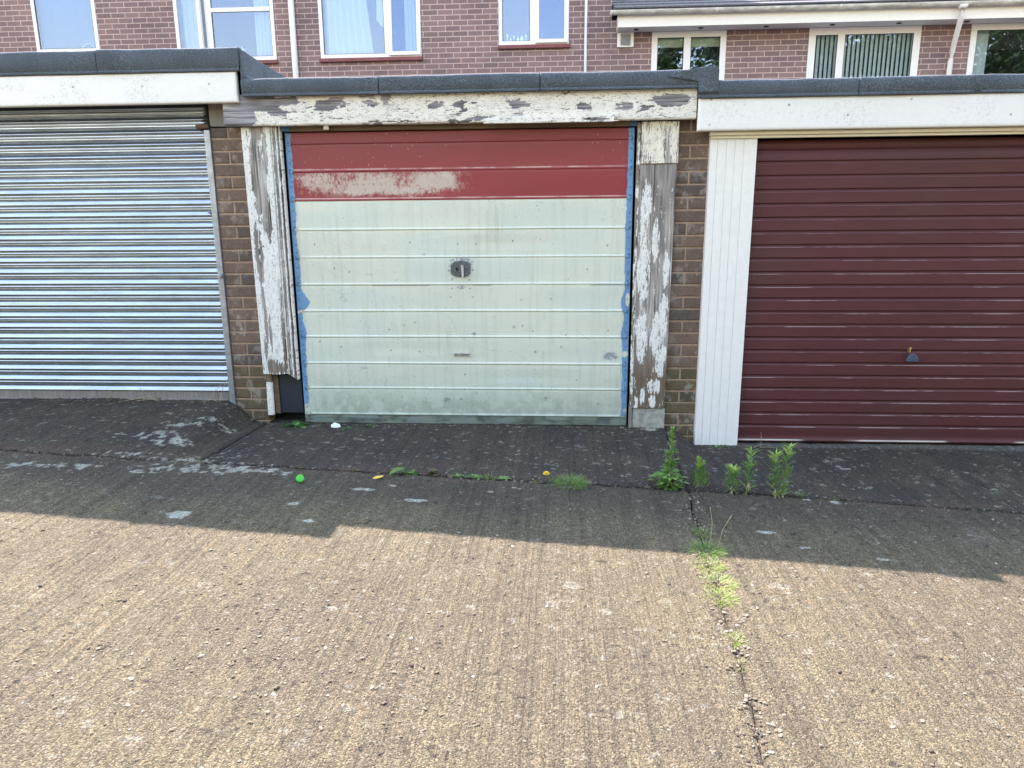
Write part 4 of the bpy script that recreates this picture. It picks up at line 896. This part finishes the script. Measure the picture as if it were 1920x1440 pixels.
curtain(-1.88, -1.28, 3.83, 5.1, 'broad white curtain at the left of the wide window', group=CG, lean=.14, seed=4)
curtain(-.66, -.47, 3.83, 5.1, 'narrow white curtain behind the opened casement of the wide window', group=CG, fold=.06, seed=5)
mb = MB(); mb.prism_y([(-1.07, 4.60), (-.93, 4.60), (-.90, 4.30), (-.93, 4.20), (-1.02, 4.24), (-1.08, 4.33)], 7.06, 7.075); tag(mb.build('hanging_cloth', ['curtain'], bevel=.004), 'small white cloth hanging inside the wide window', 'cloth')
o = None
bl_ = thing('vertical_blind', 'grey vertical slat blind inside the window nearest the downpipe', 'blind', (6.1, 7.1, 3.0))
for i in range(23):
    m_ = MB(); xx = 5.42+i*.064; R = Matrix.Rotation(RAD(22), 4, 'Z'); m_.box(-.024, .024, -.0015, .0015, 2.98, 3.99); m_.v = [tuple(Vector((xx, 7.06, 0))+R @ Vector(v)) for v in m_.v]; m_.build('slat', ['blind'], bl_)
curtain(3.11, 3.53, 3.84, 3.99, 'short cream roller blind at the top of the left pane beside the air vent', mat='creamblind', y=7.06, amp=.002, fold=.4, name='roller_blind', cat='blind', seed=7)
curtain(3.61, 4.08, 3.84, 3.99, 'short cream roller blind at the top of the right pane beside the air vent', mat='creamblind', y=7.06, amp=.002, fold=.4, name='roller_blind', cat='blind', seed=8)
curtain(7.66, 7.90, 3.0, 3.99, 'grey blind edge in the rightmost window', mat='blind', amp=.006, name='roller_blind', cat='blind', seed=6)
def lathe(name, x, y, z, prof, mat, label, cat, group=None, n=12):
    vs = []; f = []
    for r, h in prof: vs += [(x+r*math.cos(2*math.pi*k/n), y+r*math.sin(2*math.pi*k/n), z+h) for k in range(n)]
    for i in range(len(prof)-1): f += [(i*n+k, i*n+(k+1) % n, (i+1)*n+(k+1) % n, (i+1)*n+k) for k in range(n)]
    m_ = MB(); m_.add(vs, f+[tuple(range(n))[::-1], tuple(range((len(prof)-1)*n, len(prof)*n))]); return tag(m_.build(name, [mat], None, smooth=True), label, cat, group)
OG = 'glass ornaments on the small window sill'
mb = MB(); mb.box(.84, 1.25, 7.03, 7.12, 3.905, 3.962); mb.box(1.34, 1.76, 7.03, 7.12, 3.905, 3.962); mb.build('inner_sill', ['frame'], hA)
for i, (x, s, t) in enumerate([(.90, 1.3, 0), (.95, .8, 1), (1.00, 1.0, 0), (1.06, .9, 1), (1.12, 1.1, 1), (1.18, 1.2, 0)]):
    pr = [(.012*s, 0), (.016*s, .01), (.006*s, .03*s), (.006*s, .06*s), (.014*s, .075*s), (.002, .10*s)] if t == 0 else [(.018*s, 0), (.026*s, .02*s), (.024*s, .05*s), (.010*s, .07*s), (.012*s, .085*s)]
    lathe('ornament', x, 7.07, 3.962, pr, 'ornament', ['tallest pale ornament, leftmost on the small window sill', 'squat pale vase second from left on the small window sill', 'slim pale figurine third from left on the small window sill', 'round pale vase fourth on the small window sill', 'round pale vase fifth on the small window sill', 'slim pale figurine nearest the mullion of the small window'][i], 'ornament', OG)
for x, l in ((1.42, 'thin white flower in a vase behind the opened small casement'), (1.68, 'dark bushy sprig at the right end of the small window sill')):
    m_ = MB(); m_.tube([(x, 7.07, 3.962), (x+.01, 7.07, 4.06)], .004, 6); 
    for k in range(12): a = random.uniform(0, 6.3); m_.leaf((x+.01, 7.07, 4.05), (math.cos(a)*.6, math.sin(a)*.3, .7), .05, .02)
    tag(m_.build('window_plant', ['ornament' if x < 1.5 else 'darkweed']), l, 'plant')
mb = MB()
for k in range(9): a = math.pi*k/8; mb.tube([(-5.66+.10*math.cos(a), 7.06, 4.0+.09*math.sin(a)), (-5.66+.10*math.cos(a+.39), 7.06, 4.0+.09*math.sin(a+.39))], .006, 6) if k < 8 else None
tag(mb.build('wire_ornament', ['ornament']), 'thin white hoop ornament on the sill of the leftmost window', 'ornament')
for x, s in ((-3.19, 1.0),):
    m_ = MB()
    for k in range(40): a = random.uniform(0, 6.3); b = random.uniform(0, 1); m_.leaf((x, 7.07, 3.92), (math.cos(a), math.sin(a)*.4, b), .06+.05*random.random(), .03)
    m_.tube([(x, 7.07, 3.83), (x, 7.07, 3.93)], .02, 8); tag(m_.build('flower_bunch', ['ornament']), 'pale flower bunch standing inside the second window', 'flowers')

# ================================================================== TREES behind the viewer (seen mirrored in the right windows)
def tree(x, y, h, r, label, seed):
    rr = random.Random(seed); z = float(plane_z(np.float64(x)))-.04
    t = thing('broadleaf_tree', label, 'tree', (x, y, z), 'tall trees mirrored in the house windows')
    m_ = MB(); m_.tube([(x, y, z), (x+.1, y, z+h*.3), (x-.1, y+.1, z+h*.7)], [.32, .22, .08], 10)
    for k in range(9): a = rr.uniform(0, 6.3); zz = z+h*rr.uniform(.25, .6); m_.tube([(x, y, zz), (x+math.cos(a)*r*.5, y+math.sin(a)*r*.5, zz+h*.14), (x+math.cos(a)*r*.8, y+math.sin(a)*r*.8, zz+h*.2)], [.10, .06, .02], 6)
    m_.build('trunk', ['bark'], t)
    n = 42000; cl = []
    for k in range(46):
        a = rr.uniform(0, 6.3); e = rr.uniform(-.9, 1); q = rr.uniform(.45, 1)**.6; cl.append((x+math.cos(a)*r*q*math.sqrt(1-e*e*.8), y+math.sin(a)*r*q*math.sqrt(1-e*e*.8), z+h*.58+e*h*.40, rr.uniform(.7, 1.5)))
    L = rng.integers(0, len(cl), n); c = np.array(cl)[L]; d = rng.normal(size=(n, 3)); d /= np.linalg.norm(d, axis=1)[:, None]
    P = c[:, :3]+d*c[:, 3:4]*rng.uniform(.5, 1, (n, 1)); u = rng.normal(size=(n, 3)); u /= np.linalg.norm(u, axis=1)[:, None]; v = np.cross(u, rng.normal(size=(n, 3))); v /= np.linalg.norm(v, axis=1)[:, None]
    s = rng.uniform(.07, .16, (n, 1)); V = np.stack([P-u*s, P-v*s*.5, P+u*s, P+v*s*.5], 1)
    fast('crown', V, np.arange(4*n).reshape(n, 4), None, t, ['crown'])
tree(8.5, -15.5, 10.2, 3.2, 'dark leafy tree mirrored in the window beside the air vent', 1)
tree(14.5, -16, 12.5, 4.6, 'broad tree mirrored behind the vertical blind', 2)
tree(22.5, -17, 13.5, 5.0, 'dense tree mirrored in the rightmost window', 3)
tree(5.0, -30, 17.0, 4.0, 'tall far tree mirrored in the opened small casement', 4)

def added_hedge():  # unseen, added behind the camera to darken the horizon mirrored in the shutter
    n = 60000; x = rng.uniform(-16, 24, n); t = rng.random(n); z = 3.3*t**.7+.35*np.sin(x*1.3)*t+.2*rng.normal(size=n)*t; y = -13.2+.7*np.abs(rng.normal(size=n))*-1+.25*np.sin(x*2.1)
    P = np.stack([x, y, z], 1); u = rng.normal(size=(n, 3)); u /= np.linalg.norm(u, axis=1)[:, None]; v = np.cross(u, rng.normal(size=(n, 3))); v /= np.linalg.norm(v, axis=1)[:, None]
    q = rng.uniform(.06, .15, (n, 1)); V = np.stack([P-u*q, P-v*q*.5, P+u*q, P+v*q*.5], 1)
    t_ = thing('added_hedge', 'unseen screen of dark leaves added behind the camera for the shutter reflections', 'added_hedge', (4, -13.6, -.2)); fast('foliage', V, np.arange(4*n).reshape(n, 4), None, t_, ['crown'])
    mb = MB(); mb.box(-16, 24, -14.0, -13.7, -.7, 2.9); mb.build('added_hedge_core', ['bark'], t_)
added_hedge()

# ================================================================== WEEDS
def tuft(name, label, x, y, n, h, spread, mat, cat='grass', lean=(0, 0), group=None, width=.0026, flat=.5, seed=None, extra=None):
    r = random.Random(int((x*1000+y*100))+17); z = gz(x, y)-.012; m_ = MB()
    for i in range(n):
        a = r.uniform(0, 6.3); q = r.random()**.6*spread; bx, by = x+math.cos(a)*q*.62, y+math.sin(a)*q*.7
        d = Vector((math.cos(a)*flat*r.uniform(.2, 1.3)+lean[0], math.sin(a)*flat*r.uniform(.2, 1.3)+lean[1], 1)); l = h*r.uniform(.45, 1.1)
        d.normalize(); side = Vector((r.gauss(0, 1), r.gauss(0, 1), 0)).normalized(); w0 = width*r.uniform(.6, 1.2); g = Vector((0, 0, 1))
        p0 = Vector((bx, by, z)); pts = [p0+d*l*t-g*l*.42*t*t*(.3+flat)+Vector((d.x, d.y, 0))*l*.25*t*t for t in (0, .35, .7, 1)]
        vs = []
        for p_, ww in zip(pts, (1, .95, .6, .08)): vs += [p_-side*w0*ww*.5, p_+side*w0*ww*.5]
        m_.add(vs, [(0, 1, 3, 2), (2, 3, 5, 4), (4, 5, 7, 6)], 0 if r.random() < .8 else 1)
    o = m_.build(name, [mat, 'straw' if mat != 'straw' else 'palegrass']); return tag(o, label, cat, group)
GG = 'grass tufts in the concrete joints'
cx = lambda y: float(crack_x(np.float64(y)))
tuft('grass_tuft', 'dense green grass tuft behind the dandelion', 1.745, -.945, 800, .085, .12, 'grass', group=GG, flat=.9)
tuft('grass_tuft', 'wispy grass blades trailing right of the dense green tuft', 1.92, -.93, 60, .05, .12, 'straw', group=GG, flat=1.2)
tuft('grass_tuft', 'small dark green tuft topmost in the long crack', cx(-1.48)+.01, -1.48, 170, .065, .045, 'grass', group=GG, flat=.7)
tuft('grass_tuft', 'spiky green tuft at the shadow edge in the long crack', cx(-1.66)+.01, -1.66, 380, .090, .085, 'grass', group=GG, flat=.9)
tuft('grass_tuft', 'yellowish tuft just beyond the shadow edge in the long crack', cx(-1.80), -1.80, 620, .050, .085, 'palegrass', group=GG, flat=.8)
tuft('grass_tuft', 'widest pale sunlit grass clump in the long crack', cx(-1.93)+.005, -1.93, 900, .050, .095, 'palegrass', group=GG, flat=.8)
tuft('grass_tuft', 'lower end of the sunlit grass clump in the long crack', cx(-2.05), -2.05, 760, .048, .080, 'palegrass', group=GG, flat=.8)
tuft('grass_tuft', 'round sunlit tuft alone below the main clump in the long crack', cx(-2.32), -2.32, 480, .036, .055, 'palegrass', group=GG, flat=.9)
tuft('grass_tuft', 'thin pale tuft second from the bottom of the long crack', cx(-2.46), -2.46, 160, .035, .045, 'palegrass', group=GG, flat=1.1)
tuft('grass_tuft', 'sparse bottommost tuft in the long crack', cx(-2.57), -2.57, 110, .032, .04, 'palegrass', group=GG, flat=1.1)
tuft('dry_grass', 'dry grass wisp at the far left end of the yard joint', -1.28, -.975, 130, .045, .14, 'deadmoss', group=GG, flat=1.3)
tuft('dry_grass', 'straw-coloured grass in the corner of the raised apron', -.33, -.94, 200, .055, .10, 'straw', group=GG, flat=1.2)
tuft('dry_grass', 'dry tuft left of the apron corner', -.46, -.955, 120, .055, .09, 'straw', group=GG, flat=1.3)
tuft('dry_grass', 'thin dead wisp in the middle of the left joint', -.85, -.965, 60, .035, .10, 'straw', group=GG, flat=1.3)
tuft('dry_moss', 'brown moss at the foot of the cream door', .94, -.055, 110, .022, .07, 'deadmoss', 'moss', flat=1.3)
tuft('dry_moss', 'small brown moss further left at the foot of the cream door', .72, -.052, 50, .014, .035, 'deadmoss', 'moss', flat=1.3)
tuft('dry_moss', 'brown moss fringe in the joint left of the tall leafy weed', 2.10, -.945, 140, .03, .13, 'deadmoss', 'moss', flat=1.0)
tuft('grass_tuft', 'small green tuft above a white dropping right of the weeds', 2.948, -.915, 45, .065, .03, 'grass', group=GG, flat=.6)
tuft('grass_tuft', 'rightmost low tuft beyond the weeds with a white dropping', 3.065, -.93, 70, .05, .08, 'grass', group=GG, flat=1.2)
tuft('grass_tuft', 'faint bluish grass between the low joint weeds', 1.32, -.935, 70, .06, .05, 'grass', group=GG, flat=.8)
def stalks(name, label, x, y, pts):
    m_ = MB(); z = gz(x, y)
    for p in pts: m_.tube([(x+a, y+b, z+c) for a, b, c in p], .0016, 5)
    tag(m_.build(name, ['straw']), label, 'dead stalk')
stalks('dead_stalk', 'two thin straw stalks rising from the spiky tuft', 2.33, -1.62, [[(0, 0, 0), (.01, .02, .10), (.0, .03, .17)], [(.03, -.02, 0), (.05, 0, .08), (.09, .02, .14)]])
stalks('dead_twigs', 'dry twigs lying at the foot of the steel shutter', -1.10, -.02, [[(-.12, -.07, .006), (0, -.04, .02), (.10, .0, .012)], [(-.08, 0, .004), (.05, -.03, .03), (.14, -.01, .04)], [(0, -.05, .004), (.06, -.02, .02), (.15, -.05, .005)], [(.1, -.02, .004), (.02, 0, .06), (-.02, .01, .09)], [(.18, -.01, .004), (.08, -.04, .015), (-.02, -.04, .004)], [(-.25, 0, .004), (-.2, -.01, .05), (-.23, 0, .08)]])
stalks('dead_twigs', 'dry stems leaning against the shutter guide rail', -.62, -.015, [[(.06, -.02, .0), (.09, -.01, .10), (.12, .0, .15)], [(-.02, -.02, .0), (.02, -.015, .06), (.08, -.01, .12)], [(-.05, -.04, .004), (.0, -.02, .02), (.06, -.04, .01)]])
stalks('dead_stalk', 'pale bent stalk standing before the maroon door', 2.965, -.08, [[(0, 0, 0), (.005, 0, .05), (-.002, .0, .10)], [(-.05, -.02, .004), (-.02, 0, .012), (.0, .01, .02)], [(.0, -.01, .004), (.05, -.01, .01), (.10, -.01, .005)]])
stalks('dead_stalk', 'thin dry stalk before the brick pier', 2.50, -.10, [[(0, 0, 0), (.0, 0, .06), (.004, .0, .09)]])

def weed(label, x, y, h, kind, seed, lean=0.0, group='tall weeds in the joint by the right pier'):
    r = random.Random(seed); z = gz(x, y)-.01; t = thing('tall_weed', label, 'weed', (x, y, z), group); bpy.context.view_layer.update()
    S = MB(); L = MB(); top = Vector((x+lean*h, y+.01, z+h)); S.tube([(x, y, z), (x+lean*h*.4, y, z+h*.5), top], [.004, .003, .0015], 6); S.build('stem', ['stem'], t)
    if kind == 'broad':
        for i in range(125):
            q = r.random()**1.35; a = r.uniform(0, 6.3); c = Vector((x+lean*h*q, y, z+h*q)); l = (.068*(1-q)+.022)*r.uniform(.7, 1.1)
            L.leaf(c, (math.cos(a), math.sin(a)*.9, .55+q*.5), l, l*(.46-.12*q), bend=.35, mi=1 if q > .72 and r.random() < .8 else 0)
        for i in range(50):
            a = r.uniform(0, 6.3); q = r.uniform(.0, .07); c = Vector((x+math.cos(a)*q, y+math.sin(a)*q*.6, z+r.uniform(.01, .10))); L.leaf(c, (math.cos(a), math.sin(a), .4), .05, .026, bend=.4)
        for i in range(60): q = r.uniform(.78, 1); a = r.uniform(0, 6.3); L.leaf(Vector((x+lean*h*q, y, z+h*q)), (math.cos(a)*.7, math.sin(a)*.7, .8), .02, .009, mi=1)
    elif kind == 'needle':
        for i in range(r.randint(80, 120)):
            q = r.random()**.8; a = r.uniform(0, 6.3); c = Vector((x+lean*h*q, y, z+h*q)); l = (.045+.012*(1-q))*r.uniform(.7, 1.15)
            l *= 1.25; L.leaf(c, (math.cos(a)*1.0, math.sin(a)*1.0, .75), l, .0050+.003*r.random(), bend=.15, mi=1 if q > .8 or (q < .25 and r.random() < .45) else 0)
    elif kind == 'bushy':
        for i in range(230):
            a = r.uniform(0, 6.3); q = r.random()**.8; c = Vector((x+lean*h*q+math.cos(a)*.018*(1-q)*2, y+math.sin(a)*.03*(1-q), z+h*q*.85)); L.leaf(c, (math.cos(a)*.5, math.sin(a)*.5, 1), .045*(1.2-q*.6), .006, bend=.2, mi=1 if q > .7 else 0)
    for i in range(14):
        a = r.uniform(0, 6.3); q = r.uniform(0, .35); L.leaf(Vector((x+lean*h*q, y, z+h*q)), (math.cos(a), math.sin(a), r.uniform(-.6, .2)), r.uniform(.02, .05), .006, bend=.8, mi=2)
    for i in range(4):
        a = r.uniform(0, 6.3); q = r.uniform(.1, .6); c = Vector((x+lean*h*q, y, z+h*q)); d = Vector((math.cos(a)*.7, math.sin(a)*.5, .8)); L.tube([c, c+d*.03, c+d*.055+Vector((0, 0, .012))], [.0014, .001, .0006], 5)
        for k in range(7): b = r.uniform(0, 6.3); L.leaf(c+d*r.uniform(.025, .055), (math.cos(b), math.sin(b), .6), r.uniform(.014, .028), .006, bend=.3, mi=k % 2)
    L.build('foliage', ['weed', 'weedtip', 'straw'], t); return t
weed('tallest leafy weed with broad lower leaves beside the concrete foot', 2.262, -.925, .335, 'broad', 1, .02)
weed('bushy fine-leaved weed second from left', 2.435, -.89, .19, 'bushy', 2, -.10)
weed('lower feathery shoot left of its taller twin', 2.585, -.935, .14, 'needle', 3, .0)
weed('taller feathery shoot third of the row of weeds', 2.662, -.93, .25, 'needle', 4, .05)
weed('left stem of the rightmost feathery weed', 2.800, -.95, .235, 'needle', 5, -.04)
weed('right stem of the rightmost feathery weed', 2.835, -.945, .285, 'needle', 6, .07)
def rosette(label, x, y, n, l, wd, mat='darkweed', up_=.5, seed=0, ex=1.0):
    r = random.Random(seed); m_ = MB(); z = gz(x, y)-.004
    for i in range(n):
        a = r.uniform(0, 6.3); ll = l*r.uniform(.6, 1.1); m_.leaf((x+r.uniform(-.012, .012)*ex, y+r.uniform(-.008, .008), z), (math.cos(a)*ex, math.sin(a)*.7, up_*r.uniform(.3, 1.5)), ll, ll*wd, bend=.5, mi=0 if r.random() < .8 else 1)
    tag(m_.build('low_weed', [mat, 'weed']), label, 'weed', 'low weeds in the joint')
rosette('low weed with one big drooping leaf, left end of the green joint weeds', .885, -.945, 34, .065, .30, seed=1, up_=.8, ex=1.5)
m_ = MB(); m_.leaf((.87, -.95, gz(.87, -.95)+.035), (-.55, -.75, .25), .11, .045, bend=.35); tag(m_.build('drooping_leaf', ['weed']), 'single broad drooping leaf left of the low weed', 'leaf')
rosette('upright brownish weed right of the big-leaved one', 1.02, -.915, 20, .06, .25, 'deadmoss', 1.4, 2)
for i, (x, s, lb) in enumerate([(1.13, .040, 'first low green sprig of the middle joint weeds'), (1.19, .034, 'second low green sprig, small and flat'), (1.245, .042, 'third low green sprig with broader leaves'), (1.30, .03, 'fourth tiny sprig beside the bluish grass'), (1.40, .045, 'last low green sprig before the bare joint')]):
    rosette(lb, x, -.925, 30, s, .38, 'darkweed' if i % 2 else 'weed', .7, 10+i, 1.6)
rosette('tiny tuft in the joint left of the green cap', .30, -.935, 14, .025, .3, 'deadmoss', .5, 21)
rosette('brown scrap of weed above the green cap', .60, -.935, 20, .03, .3, 'deadmoss', .6, 22)
rosette('dry brownish weed left of the dandelion', 1.56, -.955, 18, .035, .25, 'deadmoss', .6, 23)
rosette('red-tinged flat weed right of the grass tuft', 1.98, -.965, 16, .03, .3, 'deadmoss', .3, 24)
rosette('leafy sprig under the dark panel left of the cream door', .0-.035, -.11, 24, .11, .46, 'darkweed', .7, 31, 1.4)
rosette('leafy sprig right of the white scrap at the cream door', .345, -.11, 30, .10, .44, 'darkweed', .35, 32, 2.0)
rosette('single upright sprig further right at the foot of the cream door', .455, -.09, 10, .06, .35, 'darkweed', 1.5, 33)
rosette('dark weed at the foot of the white cladding', 2.66, -.09, 26, .05, .42, 'darkweed', .5, 34, 2.6)
rosette('dark weed right of the one at the foot of the white cladding', 2.735, -.088, 22, .05, .45, 'darkweed', .8, 35, 2.0)
# dandelion
z = gz(1.625, -.93); t = thing('dandelion', 'yellow dandelion flower left of the dense grass tuft', 'flower', (1.625, -.93, z)); bpy.context.view_layer.update()
m_ = MB(); m_.tube([(1.65, -.93, z-.01), (1.632, -.935, z+.03), (1.622, -.94, z+.045)], .0018, 6); m_.build('stem', ['stem'], t)
m_ = MB()
for ring, (n_, ll, uz) in enumerate([(22, .023, .25), (18, .018, .7), (12, .012, 1.4)]):
    for i in range(n_): a = 2*math.pi*i/n_+ring*.2; m_.leaf((1.622, -.941, z+.046+ring*.0015), (math.cos(a), math.sin(a)-.35, uz), ll, .006, bend=.1)
m_.build('petals', ['yellow'], t)
# green bottle cap: ribbed skirt, closed top, hollow below
cx_, cy_ = .386, -1.165; z = gz(cx_, cy_); m_ = MB(); n_ = 40; ax = Vector((.35, -.75, .55)).normalized(); u = ax.orthogonal().normalized(); v = ax.cross(u); c0 = Vector((cx_, cy_, z+.024)); vs = []; f_ = []
for (rr, hh) in [(.0195, -.0085), (.0195, .0045), (.0178, .0075), (.010, .0085)]:
    for k in range(n_): a = 2*math.pi*k/n_; q = rr*(1+(.055 if k % 2 else 0)*(hh < .005)); vs.append(c0+ax*hh+(u*math.cos(a)+v*math.sin(a))*q)
for i in range(3): f_ += [(i*n_+k, i*n_+(k+1) % n_, (i+1)*n_+(k+1) % n_, (i+1)*n_+k) for k in range(n_)]
f_ += [tuple(range(3*n_, 4*n_)), tuple(range(n_))[::-1]]; m_.add(vs, f_); o = m_.build('bottle_cap', ['green_plastic'])
tag(o, 'bright green plastic bottle cap lying on the dark concrete', 'bottle cap')
m_ = MB(); z = gz(.747, -1.04); m_.add([(.722, -1.045, z+.003), (.740, -1.060, z+.004), (.772, -1.052, z+.010), (.782, -1.040, z+.016), (.765, -1.028, z+.012), (.738, -1.026, z+.009)], [(0, 1, 2, 4, 5), (2, 3, 4)])
o = m_.build('fallen_leaf', ['leafyellow']); md = o.modifiers.new('thickness', 'SOLIDIFY'); md.thickness = .001; tag(o, 'small yellow fallen leaf right of the green cap', 'leaf')
m_ = MB(); z = gz(.25, -.10); m_.add([(.205, -.10, z+.012), (.215, -.125, z+.004), (.25, -.135, z+.003), (.275, -.115, z+.004), (.262, -.09, z+.015), (.225, -.085, z+.026)], [(0, 1, 2, 3, 4, 5)])
o = m_.build('paper_scrap', ['litter']); md = o.modifiers.new('thickness', 'SOLIDIFY'); md.thickness = .0012; tag(o, 'crumpled white scrap at the foot of the cream door', 'scrap')
